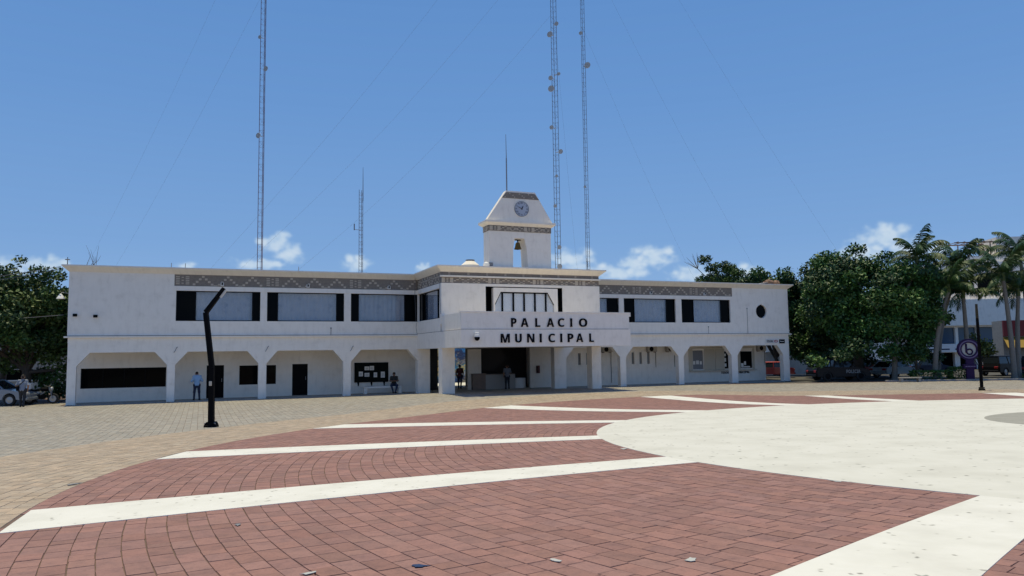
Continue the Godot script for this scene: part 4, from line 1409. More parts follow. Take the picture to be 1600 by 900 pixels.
func bar(g: Geo, a: Vector3, b: Vector3, ra: float, rb: float) -> void:   # square tapered bar
	var d := (b - a).normalized()
	var x := Vector3(0, 0, 1)
	var y := d.cross(x).normalized()
	var p := []
	for e in [[a, ra], [b, rb]]:
		for k in [[-1, -1], [1, -1], [1, 1], [-1, 1]]: p.push_back(e[0] + x * e[1] * k[0] + y * e[1] * k[1])
	for i in 4:
		var j := (i + 1) % 4
		g.quad(p[i], p[i + 4], p[j + 4], p[j])
	g.quad(p[0], p[1], p[2], p[3]); g.quad(p[7], p[6], p[5], p[4])

# ---------------------------------------------------------------- lattice masts
func mast(called: String, label: String, at: Vector3, top: float, side: float, gap: float, dishes: Array, guys: Array, two_tone: bool, turn := 0.0) -> Node3D:
	var o := thing(called, label, "radio mast", at, turn)
	var c := []
	for k in 3:
		var a := TAU * k / 3.0 + 0.52
		c.push_back(Vector3(cos(a), 0, sin(a)) * side / sqrt(3.0))
	for k in 3:
		var g := Geo.new()
		if two_tone:
			var y := 0.0
			g.tube([c[k], c[k] + Vector3(0, top, 0)], [0.022, 0.020], 6)
		else:
			g.tube([c[k], c[k] + Vector3(0, top, 0)], [0.018, 0.016], 6)
		obj("leg", g, M.mast_red if two_tone else M.mast, o)
	var br := Geo.new()
	var yy := 0.0
	var i := 0
	while yy < top - gap:
		for k in 3:
			var k2 := (k + 1) % 3
			br.tube([c[k] + Vector3(0, yy, 0), c[k2] + Vector3(0, yy + (gap if i % 2 == 0 else 0.0), 0)], [0.0055, 0.0055], 3, false)
			br.tube([c[k2] + Vector3(0, yy, 0), c[k2] + (c[k] - c[k2]) + Vector3(0, yy, 0)], [0.0055, 0.0055], 3, false)
		yy += gap
		i += 1
	tag(obj("bracing", br, M.mast, o), "", "", "", "stuff")
	for d in dishes:
		var g := Geo.new()
		var r: float = d[2] * 0.8
		g.lathe(Vector3(d[0], d[1], 0.25), [Vector2(0.0, -r * 0.35), Vector2(r * 0.7, -r * 0.2), Vector2(r, 0.0), Vector2(r * 0.96, 0.02), Vector2(0.0, r * 0.1)], 14, Basis(Vector3.RIGHT, PI * 0.5) * Basis(Vector3.BACK, 0.4))
		g.tube([Vector3(0, d[1], 0), Vector3(d[0], d[1], 0.22)], [0.025, 0.025], 6)
		obj("dish", g, M.dish, o)
	for q in guys:
		var g := Geo.new()
		var a := Vector3(0, q[0], 0)
		var b: Vector3 = q[1]
		var pts := []
		var rr := []
		for k in 9:
			var t := k / 8.0
			pts.push_back(a.lerp(b, t) + Vector3(0, -1.2 * sin(PI * t), 0)); rr.push_back(0.004)
		g.tube(pts, rr, 4)
		obj("guy_wire", g, M.wire, o)
	return o

func make_masts() -> void:
	mast("lattice_mast", "tall red and grey lattice mast above the left wing of the town hall", Vector3(-18.1, 7.66, -54.0), 38.0, 0.36, 0.42, [[-0.2, 10.9, 0.26], [0.28, 15.9, 0.24], [-0.2, 18.3, 0.18]], [[30.0, Vector3(-26, -5.5, -16)], [22.0, Vector3(-23, -5.5, -14)]], true)
	mast("lattice_mast", "tall lattice mast hung with many small dishes right of the clock tower", Vector3(3.34, 7.66, -54.0), 38.0, 0.40, 0.40, [[0.33, 9.4, 0.22], [-0.3, 11.2, 0.2], [-0.28, 14.1, 0.3], [0.3, 15.2, 0.16], [-0.3, 18.2, 0.28], [0.2, 19.0, 0.2], [-0.3, 14.9, 0.22], [0.1, 1.0, 0.24], [0.1, 2.4, 0.2], [0.0, 7.6, 0.14], [-0.15, 5.4, 0.16]], [[26.0, Vector3(-24.5, 0.1, -1.0)], [20.0, Vector3(-20.5, 0.1, -1.5)], [33.0, Vector3(-25.0, 0.1, 2.0)], [20.0, Vector3(4.0, -7.6, -20)]], false)
	mast("lattice_mast", "slender tall lattice mast, the rightmost above the roof", Vector3(6.3, 0.0, -62.0), 52.0, 0.30, 0.40, [[-0.2, 29.4, 0.2], [0.3, 26.6, 0.34], [-0.15, 16.2, 0.12]], [[38.0, Vector3(19.5, 0.0, -2.0)], [48.0, Vector3(24.0, 0.0, 6.0)], [30.0, Vector3(15.0, 0.0, -8.0)]], false)
	var o := mast("short_lattice_mast", "short lattice mast with a whip aerial left of the clock tower", Vector3(-10.44, 7.66, -52.0), 6.4, 0.26, 0.25, [], [], false)
	var w := Geo.new()
	w.tube([Vector3(0.12, 5.6, 0), Vector3(0.12, 7.2, 0), Vector3(0.12, 8.0, 0)], [0.03, 0.018, 0.01], 6)
	obj("whip_aerial", w, M.mast, o)
	var s := Geo.new()
	s.tube([Vector3(0, 3.55, 0), Vector3(-0.48, 3.6, 0)], [0.015, 0.015], 5)
	s.tube([Vector3(-0.48, 3.55, 0), Vector3(-0.48, 4.0, 0)], [0.035, 0.035], 6)
	obj("side_aerial", s, M.mast, o)

# ---------------------------------------------------------------- trees
func leaf_at(g: Geo, p: Vector3, s: float, up: float) -> void:
	var n := Vector3(rng.randf_range(-1, 1), rng.randf_range(-0.3, 1.0) + up, rng.randf_range(-1, 1)).normalized()
	var a := n.cross(Vector3(rng.randf_range(-1, 1), rng.randf_range(-1, 1), rng.randf_range(-1, 1))).normalized()
	var b := n.cross(a)
	var f := s * rng.randf_range(0.7, 1.3)
	var tip := p + a * f
	var tail := p - a * f
	var l := p + b * f * 0.55 - n * f * 0.12
	var r := p - b * f * 0.55 - n * f * 0.12
	g.tri(tail, r, tip)
	g.tri(tail, tip, l)

# clumps: [centre, radius]; leaves fill every clump, thicker towards its skin
func crown(clumps: Array, per_m3: float, s: float, cols: Array, most: int) -> Geo:
	var g := Geo.new()
	g.use_c = true
	for c in clumps:
		var r: float = c[1]
		var n := mini(most, int(per_m3 * r * r * r * 4.2))
		var tint: Color = cols[rng.randi() % cols.size()]
		for i in n:
			var d := Vector3(rng.randfn(), rng.randfn() * 0.8, rng.randfn()).normalized()
			var p: Vector3 = c[0] + d * r * pow(rng.randf(), 0.45) * Vector3(1, 0.75, 1)
			var f := rng.randf_range(0.7, 1.35)
			g.col = Color(tint.r * f, tint.g * f, tint.b * f * rng.randf_range(0.8, 1.1))
			leaf_at(g, p, s, 0.3)
	return g

func limbs(o: Node3D, root_r: float, fork: Vector3, clumps: Array, every: int, m: Material) -> void:
	var g := Geo.new()
	var lean := Vector3(rng.randf_range(-0.2, 0.2), 0, rng.randf_range(-0.1, 0.1))
	g.tube([Vector3(0, -0.3, 0), Vector3(0, 0.15, 0), fork * 0.5 + lean, fork], [root_r * 1.7, root_r * 1.15, root_r * 0.9, root_r * 0.7], 10)
	obj("trunk", g, m, o)
	var k := 0
	for c in clumps:
		k += 1
		if k % every != 0: continue
		var b := Geo.new()
		var e: Vector3 = c[0]
		var mid := fork.lerp(e, 0.5) + Vector3(rng.randf_range(-0.4, 0.4), rng.randf_range(-0.2, 0.5), rng.randf_range(-0.4, 0.4))
		b.tube([fork - Vector3(0, 0.2, 0), mid, e], [root_r * 0.42, root_r * 0.26, root_r * 0.06], 6, false)
		obj("limb", b, m, o)

func round_tree(called: String, label: String, at: Vector3, c: Vector3, rad: Vector3, count: int, clump: float, s: float, dens: float, cols: Array, sd: int, fork: Vector3, trunk: float, extra := [], left := -9.0) -> void:
	rng.seed = sd
	var o := thing(called, label, "tree", at)
	var clumps := []
	for i in count:
		var d := Vector3(rng.randfn(), rng.randfn(), rng.randfn()).normalized()
		if d.y < -0.55: d.y = -0.55 * rng.randf()
		var rr := pow(rng.randf(), 0.35)
		clumps.push_back([c + d * rad * rr, clump * rng.randf_range(0.65, 1.25)])
	for e in extra: clumps.push_back(e)
	# keep the crown clear of the building on its left
	clumps = clumps.filter(func(q): return (at.x + q[0].x - q[1]) / -(at.z + q[0].z) > left)
	limbs(o, trunk, fork, clumps, maxi(1, count / 14), M.bark)
	obj("crown", crown(clumps, dens, s, cols, 900), M.leaf, o)

func make_trees() -> void:
	var dark := [Color(0.026, 0.082, 0.018), Color(0.038, 0.108, 0.024), Color(0.018, 0.056, 0.016), Color(0.056, 0.128, 0.030)]
	var mid := [Color(0.036, 0.080, 0.018), Color(0.048, 0.100, 0.022), Color(0.028, 0.064, 0.018), Color(0.068, 0.112, 0.026)]
	round_tree("shade_tree", "huge dark green spreading tree right of the town hall over the police pickup", Vector3(28.9, 0, -64.0), Vector3(0.3, 5.9, 0.0), Vector3(6.6, 4.7, 6.2), 185, 1.35, 0.15, 75.0, dark, 11, Vector3(0.1, 2.9, 0), 0.42, [[Vector3(-7.2, 6.5, 1), 1.2], [Vector3(5.3, 4.4, 0), 1.3], [Vector3(-6.8, 3.6, 0), 1.3], [Vector3(0.5, 10.9, 0), 0.9], [Vector3(3.0, 10.3, 0), 0.8], [Vector3(-2.4, 10.2, 0), 0.8], [Vector3(4.6, 2.6, 0.5), 1.1], [Vector3(-5.0, 2.6, 1), 1.0], [Vector3(-3.2, 8.4, 0), 0.9], [Vector3(-2.6, 5.0, 3), 1.0], [Vector3(-2.4, 3.4, 4), 0.9], [Vector3(-2.6, 2.2, 4), 0.9], [Vector3(5.6, 7.4, 0), 1.1], [Vector3(6.2, 5.6, 0), 1.0], [Vector3(-6.0, 1.9, 2), 1.0], [Vector3(3.0, 2.0, 2), 1.0], [Vector3(-3.0, 1.9, 3), 1.0], [Vector3(1.0, 2.2, 4), 1.1], [Vector3(-2.0, 2.6, 5), 1.2], [Vector3(-5.5, 3.0, 4), 1.2], [Vector3(3.5, 3.2, 4), 1.2], [Vector3(-0.3, 8.6, 2), 1.5], [Vector3(-1.0, 7.2, 3), 1.5], [Vector3(0.5, 6.0, 3), 1.5], [Vector3(-6.8, 1.5, 4), 0.9], [Vector3(-5.2, 1.6, 5), 0.8], [Vector3(-3.6, 2.0, 5.5), 0.8], [Vector3(0.0, 2.4, 5.5), 0.9], [Vector3(2.2, 2.2, 5), 0.9], [Vector3(4.4, 1.8, 4), 0.9], [Vector3(-7.6, 2.6, 3), 1.0], [Vector3(-7.8, 4.6, 2), 1.1], [Vector3(-7.0, 1.2, -2), 1.2], [Vector3(-4.5, 1.4, -3), 1.3], [Vector3(-1.8, 1.6, -3), 1.2], [Vector3(2.0, 1.6, -3), 1.2]], 0.376)
	round_tree("shade_tree", "dark leafy tree beside the left end of the town hall", Vector3(-29.0, 0, -45.6), Vector3(-1.4, 4.9, 0), Vector3(3.8, 3.1, 3.4), 100, 0.95, 0.12, 130.0, mid, 23, Vector3(-0.2, 2.0, 0), 0.34, [[Vector3(-0.8, 8.6, 0.2), 0.45], [Vector3(-1.2, 8.1, 0.1), 0.4], [Vector3(0.3, 7.9, 0), 0.6], [Vector3(1.3, 7.6, 0), 0.7], [Vector3(1.5, 5.8, 0), 0.9], [Vector3(1.5, 4.0, 0), 0.9], [Vector3(1.3, 2.6, 0), 0.9], [Vector3(-0.6, 2.7, 0), 0.9], [Vector3(1.1, 1.3, -0.4), 0.8], [Vector3(0.6, 0.7, -0.8), 0.7], [Vector3(1.5, 0.8, -0.9), 0.7], [Vector3(1.9, 1.9, -0.6), 0.8], [Vector3(2.1, 3.2, -0.6), 0.8], [Vector3(2.1, 4.8, -0.6), 0.8], [Vector3(1.9, 6.4, -0.4), 0.8], [Vector3(0.2, 1.6, -1.0), 0.8], [Vector3(1.2, 0.4, -1.2), 0.6], [Vector3(2.0, 0.9, -1.3), 0.7], [Vector3(-1.4, 2.3, 0), 0.9]])
	round_tree("shade_tree", "green tree with bare left branches behind the right wing roof", Vector3(21.8, 0, -80.0), Vector3(0.8, 10.4, 0), Vector3(2.0, 1.7, 1.6), 14, 0.7, 0.13, 150.0, mid, 31, Vector3(0.2, 6.8, 0), 0.3, [[Vector3(-1.2, 12.2, 0), 0.8], [Vector3(-0.7, 11.2, 0), 0.6], [Vector3(-1.6, 10.0, 0), 0.8], [Vector3(1.3, 11.0, 0), 0.8]])
	# bare branches of that tree
	var bt := get_node("shade_tree_002")
	rng.seed = 5
	for i in 9:
		var g := Geo.new()
		var e := Vector3(rng.randf_range(-3.6, -1.6), rng.randf_range(11.4, 12.9), rng.randf_range(-0.5, 0.5))
		g.tube([Vector3(-0.4, 9.6, 0), Vector3(-2.0, 11.2, 0), e], [0.06, 0.035, 0.012], 5, false)
		obj("bare_branch", g, M.palm_bark, bt)
	# far trees that close the view behind the right-hand street and the left wall
	round_tree("street_tree", "dense dark tree rising behind the right roof corner of the town hall", Vector3(25.6, 0, -74.0), Vector3(0.3, 6.6, 0), Vector3(4.0, 4.0, 3.2), 80, 1.1, 0.16, 70.0, dark, 41, Vector3(0, 1.8, 0), 0.25)
	round_tree("street_tree", "low dark bushy tree between the town hall end and the police pickup", Vector3(28.2, 0, -71.5), Vector3(0, 3.0, 0), Vector3(2.6, 2.4, 1.6), 50, 0.9, 0.15, 90.0, dark, 47, Vector3(0, 1.2, 0), 0.16)
	round_tree("street_tree", "small bushy tree in the planting left of the purple sign", Vector3(31.5, 0, -59.2), Vector3(0, 1.9, 0), Vector3(1.0, 1.0, 0.9), 16, 0.5, 0.12, 120.0, [Color(0.045, 0.10, 0.02), Color(0.07, 0.13, 0.03)], 43, Vector3(0, 0.8, 0), 0.08)
	round_tree("street_tree", "yellow green shrub tree right of the purple sign", Vector3(37.2, 0, -60.5), Vector3(0, 2.4, 0), Vector3(1.2, 1.4, 1.0), 16, 0.55, 0.13, 100.0, [Color(0.07, 0.10, 0.02), Color(0.10, 0.12, 0.025)], 44, Vector3(0, 1.0, 0), 0.08)
	round_tree("street_tree", "dark tree standing behind the left tree and silver car", Vector3(-33.5, 0, -50.0), Vector3(0, 5.0, 0), Vector3(3.2, 2.6, 3.0), 30, 1.1, 0.17, 50.0, mid, 45, Vector3(0, 2.2, 0), 0.25)

func frond_mesh(l: float, e0: float, droop: float, sd: int) -> ArrayMesh:
	rng.seed = sd
	var g := Geo.new()
	g.use_c = true
	var pts := []
	var dirs := []
	var p := Vector3.ZERO
	var n := 24
	for i in n + 1:
		var t := i / float(n)
		var el := e0 - droop * t * t
		var d := Vector3(cos(el), sin(el), 0)
		pts.push_back(p); dirs.push_back(d)
		p += d * l / n
	g.col = Color(0.07, 0.10, 0.03)
	var rr := []
	for i in n + 1: rr.push_back(0.03 * (1.0 - i / float(n)) + 0.006)
	g.tube(pts, rr, 4, false)
	for i in range(2, n + 1):
		var t := i / float(n)
		for k in 2:
			for s in [-1.0, 1.0]:
				var ll := 0.85 * sin(PI * clampf(0.12 + t * 0.82, 0, 1)) * rng.randf_range(0.8, 1.1)
				var side := Vector3(0, 0, s)
				var dd: Vector3 = (dirs[i] * rng.randf_range(0.45, 0.75) + side * rng.randf_range(0.5, 0.8) + Vector3(0, rng.randf_range(-0.85, -0.35), 0)).normalized()
				var root: Vector3 = pts[i] - dirs[i] * (l / n) * 0.5 * k
				var f := rng.randf_range(0.7, 1.3)
				g.col = Color(0.024 * f, 0.066 * f, 0.015 * f)
				var w: Vector3 = dirs[i] * 0.042
				var mid := root + dd * ll * 0.5 + Vector3(0, 0.03, 0)
				var tip := root + dd * ll + Vector3(0, -0.12, 0)
				g.quad(root - w * 0.6, root + w * 0.6, mid + w, mid - w)
				g.tri(mid - w, mid + w, tip)
	return g.mesh()

func make_palms() -> void:
	var fr := []
	for i in 6: fr.push_back(frond_mesh(2.8 + 0.2 * (i % 3), [1.25, 0.95, 0.6, 0.25, -0.1, 1.05][i], [1.5, 1.9, 1.7, 1.5, 1.2, 1.1][i], 100 + i))
	var palms := [
		[30.1, 60.0, 32.4, 9.3, "tall coconut palm rising from the right edge of the dark shade tree"],
		[32.75, 59.0, 34.2, 6.9, "coconut palm with yellow green crown left of the purple sign"],
		[34.1, 61.0, 36.3, 8.9, "tall coconut palm directly behind the purple sign, its crown highest"],
		[36.0, 60.0, 35.9, 6.5, "shorter coconut palm with thick grey trunk just behind the black lamp"],
		[38.55, 58.5, 38.2, 7.7, "coconut palm with pale trunk right of the black lamp"],
		[39.9, 60.0, 40.3, 6.6, "coconut palm at the right edge in front of the red awning"],
		[42.4, 62.0, 42.0, 9.8, "tall coconut palm leaning in from the right edge of the view"]]
	for i in palms.size():
		rng.seed = 300 + i
		var q: Array = palms[i]
		var o := thing("coconut_palm", q[4], "palm tree", Vector3(q[0], 0, -q[1]), 0.0, "coconut palms along the street")
		var top := Vector3(q[2] - q[0], q[3], 0)
		var g := Geo.new()
		var pts := []
		var rr := []
		for k in 15:
			var t := k / 14.0
			pts.push_back(Vector3(top.x * t * t, -0.2 + (q[3] + 0.2) * t, 0.0))
			rr.push_back(lerpf(0.21, 0.12, t) * (1.35 if k == 0 else 1.0) + (0.012 if k % 2 == 0 else 0.0))
		g.tube(pts, rr, 10)
		obj("trunk", g, M.palm_bark, o)
		var cs := Geo.new()
		cs.tube([top - Vector3(0, 0.1, 0), top + Vector3(0, 0.5, 0), top + Vector3(0, 0.85, 0)], [0.16, 0.13, 0.05], 8)
		obj("crown_shaft", cs, M.palm_green, o)
		for k in 13:
			var yaw := k * 2.39996 + rng.randf_range(-0.25, 0.25)
			var which: int = [0, 5, 1, 1, 2, 2, 3, 3, 4, 4][(k * 10) / 13]
			var s := rng.randf_range(0.85, 1.12)
			inst("frond", fr[which], M.leaf, o, Transform3D(Basis(Vector3.UP, yaw) * Basis(Vector3.RIGHT, rng.randf_range(-0.25, 0.25)) * Basis.from_scale(Vector3(s, s, s)), top + Vector3(0, 0.55 - 0.03 * k * 0.5, 0)))

# ---------------------------------------------------------------- street things
func hedge(called: String, label: String, at: Vector3, size: Vector3, sd: int) -> void:
	rng.seed = sd
	var o := thing(called, label, "hedge", at)
	var g := Geo.new()
	g.use_c = true
	var n := int(size.x * size.z * size.y * 900.0)
	for i in n:
		var p := Vector3(rng.randf_range(-0.5, 0.5), rng.randf(), rng.randf_range(-0.5, 0.5)) * size
		var ax := rng.randi() % 3
		if ax == 0: p.x = signf(p.x) * size.x * 0.5 * rng.randf_range(0.9, 1.04)
		elif ax == 1: p.y = size.y * rng.randf_range(0.9, 1.08)
		else: p.z = signf(p.z) * size.z * 0.5 * rng.randf_range(0.85, 1.05)
		var f := rng.randf_range(0.7, 1.4)
		g.col = Color(0.055 * f, 0.125 * f, 0.022 * f)
		leaf_at(g, p, 0.075, 0.5)
	obj("foliage", g, M.leaf, o)
	var s := Geo.new()
	for i in 5:
		var x := size.x * (i - 2) * 0.2
		s.tube([Vector3(x, -0.1, 0), Vector3(x + 0.05, size.y * 0.8, 0)], [0.03, 0.015], 5)
	obj("stems", s, M.bark, o)

func wheel(parent: Node, at: Vector3, r: float, w: float, rim_mat: Material = null) -> void:
	var n := Node3D.new()
	n.name = "wheel"
	n.position = at
	parent.add_child(n, true)
	var b := Basis(Vector3.RIGHT, PI * 0.5)
	var t := Geo.new()
	t.lathe(Vector3.ZERO, [Vector2(r * 0.62, -w * 0.5), Vector2(r * 0.93, -w * 0.5), Vector2(r, -w * 0.3), Vector2(r, w * 0.3), Vector2(r * 0.93, w * 0.5), Vector2(r * 0.62, w * 0.5)], 22, b)
	obj("tyre", t, M.tyre, n)
	for s in [-1.0, 1.0]:
		var q := Geo.new()
		q.lathe(Vector3.ZERO, [Vector2(r * 0.63, w * 0.5 * s), Vector2(r * 0.55, w * 0.38 * s), Vector2(r * 0.2, w * 0.42 * s), Vector2(0.0, w * 0.46 * s)], 18, b)
		obj("rim", q, rim_mat if rim_mat else M.rim, n)

func arch(poly: PackedVector2Array, cx: float, r: float, y: float) -> void:
	for i in 9:
		var a := PI - PI * i / 8.0
		poly.append(Vector2(cx + cos(a) * r, maxf(y, 0.33 + sin(a) * r)))

func paint_of(c: Color) -> StandardMaterial3D:
	var m := mat(c, 0.32, 0.25)
	if c.get_luminance() < 0.2:
		m.metallic = 0.0
		m.metallic_specular = 0.3
		return m
	m.clearcoat_enabled = true
	m.clearcoat = 0.7
	m.clearcoat_roughness = 0.08
	return m

# x forward; kinds: sedan, tall (sports utility), pickup
func car(called: String, label: String, at: Vector3, turn: float, c: Color, kind: String, cat := "car") -> Node3D:
	var o := thing(called, label, cat, at, turn, "cars parked round the plaza")
	var pm := paint_of(c)
	var hw := 0.86
	var belt := 0.94
	var roof := 1.44
	var r := 0.32
	if kind != "sedan":
		hw = 0.92; belt = 1.08; roof = 1.74; r = 0.37
	var g := Geo.new()
	var poly := PackedVector2Array([Vector2(-2.2, 0.34)])
	arch(poly, -1.35, r + 0.06, 0.30)
	arch(poly, 1.38, r + 0.06, 0.30)
	poly.append_array(PackedVector2Array([Vector2(2.12, 0.30), Vector2(2.24, 0.42), Vector2(2.24, 0.62), Vector2(2.08, belt - 0.2), Vector2(1.1, belt - 0.02), Vector2(0.7, belt), Vector2(-1.8, belt), Vector2(-2.18, belt - 0.05), Vector2(-2.26, belt - 0.3)]))
	g.prism(poly, hw - 0.05, -hw + 0.05)
	# rounded flanks
	for s in [-1.0, 1.0]:
		var q := PackedVector2Array()
		var mid := Vector2(0, 0.62)
		for p in poly: q.append(mid + (p - mid) * Vector2(0.985, 0.93))
		if s > 0: g.prism(q, hw, hw - 0.05)
		else: g.prism(q, -hw + 0.05, -hw)
	obj("body", g, pm, o)
	# cabin
	var lo := [-1.75, 0.95]
	var hi := [-1.15, 0.25]
	if kind == "tall":
		lo = [-2.12, 0.95]; hi = [-1.9, 0.2]
	if kind == "pickup":
		lo = [-0.75, 1.0]; hi = [-0.62, 0.35]
	var k := Geo.new()
	var a := hw - 0.10
	var b := hw - 0.26
	var L := [Vector3(lo[0], belt, a), Vector3(lo[1], belt, a), Vector3(lo[1], belt, -a), Vector3(lo[0], belt, -a)]
	var U := [Vector3(hi[0], roof - 0.05, b), Vector3(hi[1], roof - 0.05, b), Vector3(hi[1], roof - 0.05, -b), Vector3(hi[0], roof - 0.05, -b)]
	var names := ["side_window", "windscreen", "side_window", "rear_window"]
	for i in 4:
		var j := (i + 1) % 4
		var w := Geo.new()
		w.quad(L[i], L[j], U[j], U[i])
		w.quad(L[j] * Vector3(0.99, 1, 0.97), L[i] * Vector3(0.99, 1, 0.97), U[i] * Vector3(0.99, 1, 0.97), U[j] * Vector3(0.99, 1, 0.97))
		obj(names[i], w, M.car_glass, o)
		k.tube([L[i], U[i]], [0.05, 0.05], 6)
		k.tube([U[i], U[j]], [0.045, 0.045], 6)
	for s in [-1.0, 1.0]:
		var xm: float = (lo[0] + lo[1]) * 0.5 - 0.1
		k.tube([Vector3(xm, belt, a * s), Vector3(xm, roof - 0.05, b * s)], [0.04, 0.04], 6)
	var R := []
	for p in U: R.push_back(Vector3(p.x * 0.9, roof + 0.01, p.z * 0.88))
	for i in 4: k.quad(U[i], U[(i + 1) % 4], R[(i + 1) % 4], R[i])
	k.quad(R[0], R[1], R[2], R[3])
	obj("roof", k, pm, o)
	if kind == "pickup":
		var bed := Geo.new()
		bed.box(Vector3(-2.15, belt, hw - 0.12), Vector3(-0.85, belt + 0.06, hw - 0.04)); bed.box(Vector3(-2.15, belt, -hw + 0.04), Vector3(-0.85, belt + 0.06, -hw + 0.12))
		bed.tube([Vector3(-0.95, belt, 0.7), Vector3(-0.95, roof + 0.05, 0.6), Vector3(-0.95, roof + 0.05, -0.6), Vector3(-0.95, belt, -0.7)], [0.04, 0.04, 0.04, 0.04], 8)
		obj("bed_rail", bed, M.black, o)
	for x in [-1.35, 1.38]:
		for z in [-hw + 0.10, hw - 0.10]: wheel(o, Vector3(x, r, z), r, 0.2, M.dark_frame if kind == "pickup" else M.rim)
	for z in [-0.62, 0.62]:
		var h := Geo.new()
		h.bevel_box(Vector3(2.08, 0.60, z - 0.2), Vector3(2.255, 0.74, z + 0.2), 0.03)
		obj("headlight", h, M.lamp_glass, o)
		var t := Geo.new()
		t.bevel_box(Vector3(-2.285, 0.66, z - 0.17), Vector3(-2.15, 0.84, z + 0.17), 0.03)
		obj("tail_light", t, M.red_light, o)
	var bp := Geo.new()
	bp.bevel_box(Vector3(2.12, 0.30, -0.8), Vector3(2.30, 0.46, 0.8), 0.04)
	obj("bumper", bp, pm, o)
	var bq := Geo.new()
	bq.bevel_box(Vector3(-2.32, 0.34, -0.8), Vector3(-2.14, 0.52, 0.8), 0.04)
	obj("bumper", bq, pm, o)
	for s in [-1.0, 1.0]:
		var mi := Geo.new()
		mi.bevel_box(Vector3(0.62, belt + 0.02, (hw + 0.02) * s - 0.08), Vector3(0.78, belt + 0.16, (hw + 0.02) * s + 0.08), 0.03)
		obj("wing_mirror", mi, pm, o)
	return o

func make_vehicles() -> void:
	car("parked_car", "silver sedan at the left edge under the trees, behind the walking man", Vector3(-29.4, 0.0, -43.0), 0.06, lin(0.24, 0.27, 0.31), "sedan")
	var p := car("police_pickup", "black police pickup with white POLICIA lettering in the shade of the big tree", Vector3(25.9, 0.0, -60.6), 0.1, lin(0.012, 0.013, 0.016), "pickup", "pickup")
	var font := SystemFont.new()
	font.font_names = PackedStringArray(["Droid Sans"])
	font.font_weight = 700
	var tm := TextMesh.new()
	tm.text = "POLICIA"; tm.font = font; tm.font_size = 64; tm.pixel_size = 0.004; tm.depth = 0.008
	var bb := tm.get_aabb()
	inst("lettering", tm, M.letter_grey, p, Transform3D(Basis.from_scale(Vector3(1.15 / bb.size.x, 0.27 / bb.size.y, 1)), Vector3(0.75, 0.74 - bb.get_center().y * 0.27 / bb.size.y, 0.925)))
	var lb := Geo.new()
	lb.bevel_box(Vector3(-0.25, 1.75, -0.55), Vector3(0.0, 1.87, 0.55), 0.03)
	obj("light_bar", lb, M.plastic_blue, p)
	car("parked_car", "red car half hidden behind the right end column of the town hall", Vector3(22.9, 0.0, -68.5), 2.9, lin(0.30, 0.02, 0.02), "sedan")
	car("parked_car", "red car parked in the street just right of the big tree trunk", Vector3(31.2, 0.0, -68.5), 0.3, lin(0.30, 0.03, 0.025), "sedan")
	car("parked_car", "pale blue silver car in sunlight left of the blue footed palm", Vector3(32.6, 0.0, -65.0), 0.5, lin(0.34, 0.42, 0.45), "sedan")
	car("parked_car", "dark blue car behind the clipped hedge", Vector3(38.2, 0.0, -70.0), 0.15, lin(0.03, 0.045, 0.08), "sedan")
	car("parked_car", "grey car behind the hedge and left palm trunks", Vector3(35.0, 0.0, -73.5), 0.1, lin(0.18, 0.2, 0.22), "sedan")
	car("parked_car", "black tall car with red tail lights beyond the lamp at right", Vector3(42.6, 0.0, -66.0), 0.5, lin(0.012, 0.012, 0.014), "tall")
	car("parked_car", "dark tall car with silver roof at the right edge of the view", Vector3(43.4, 0.0, -62.0), 0.5, lin(0.02, 0.022, 0.028), "tall")
	# motorcycle with a white box
	var m := thing("motorcycle", "dark motorcycle with a white box parked behind the walking man", "motorcycle", Vector3(-27.05, 0.0, -43.6), 0.15)
	for x in [-0.62, 0.64]: wheel(m, Vector3(x, 0.3, 0), 0.3, 0.1)
	var f := Geo.new()
	f.tube([Vector3(-0.62, 0.3, 0.08), Vector3(-0.1, 0.42, 0.1), Vector3(0.2, 0.72, 0.05), Vector3(0.42, 0.82, 0)], [0.025, 0.03, 0.03, 0.03], 6)
	f.tube([Vector3(-0.62, 0.3, -0.08), Vector3(-0.1, 0.42, -0.1), Vector3(0.2, 0.72, -0.05), Vector3(0.42, 0.82, 0)], [0.025, 0.03, 0.03, 0.03], 6)
	f.tube([Vector3(0.64, 0.3, 0.07), Vector3(0.42, 0.95, 0.07)], [0.022, 0.025], 6)
	f.tube([Vector3(0.64, 0.3, -0.07), Vector3(0.42, 0.95, -0.07)], [0.022, 0.025], 6)
	obj("frame", f, M.steel, m)
	var e := Geo.new()
	e.bevel_box(Vector3(-0.22, 0.28, -0.13), Vector3(0.22, 0.56, 0.13), 0.05)
	obj("engine", e, M.dark_frame, m)
	var t := Geo.new()
	t.bevel_box(Vector3(-0.02, 0.72, -0.14), Vector3(0.40, 0.95, 0.14), 0.07)
	obj("tank", t, M.black, m)
	var s := Geo.new()
	s.bevel_box(Vector3(-0.62, 0.74, -0.13), Vector3(-0.02, 0.84, 0.13), 0.04)
	obj("seat", s, M.black, m)
	var h := Geo.new()
	h.tube([Vector3(0.30, 1.05, 0.36), Vector3(0.40, 1.0, 0.1), Vector3(0.40, 1.0, -0.1), Vector3(0.30, 1.05, -0.36)], [0.018, 0.018, 0.018, 0.018], 6)
	obj("handlebar", h, M.steel, m)
	var b := Geo.new()
	b.bevel_box(Vector3(-1.0, 0.85, -0.22), Vector3(-0.5, 1.22, 0.22), 0.04)
	obj("box", b, M.white, m)
	var hl := Geo.new()
	hl.lathe(Vector3(0.5, 0.88, 0), [Vector2(0.0, 0.0), Vector2(0.09, 0.02), Vector2(0.09, 0.1), Vector2(0.0, 0.12)], 12, Basis(Vector3.BACK, -PI * 0.5))
	obj("headlight", hl, M.lamp_glass, m)

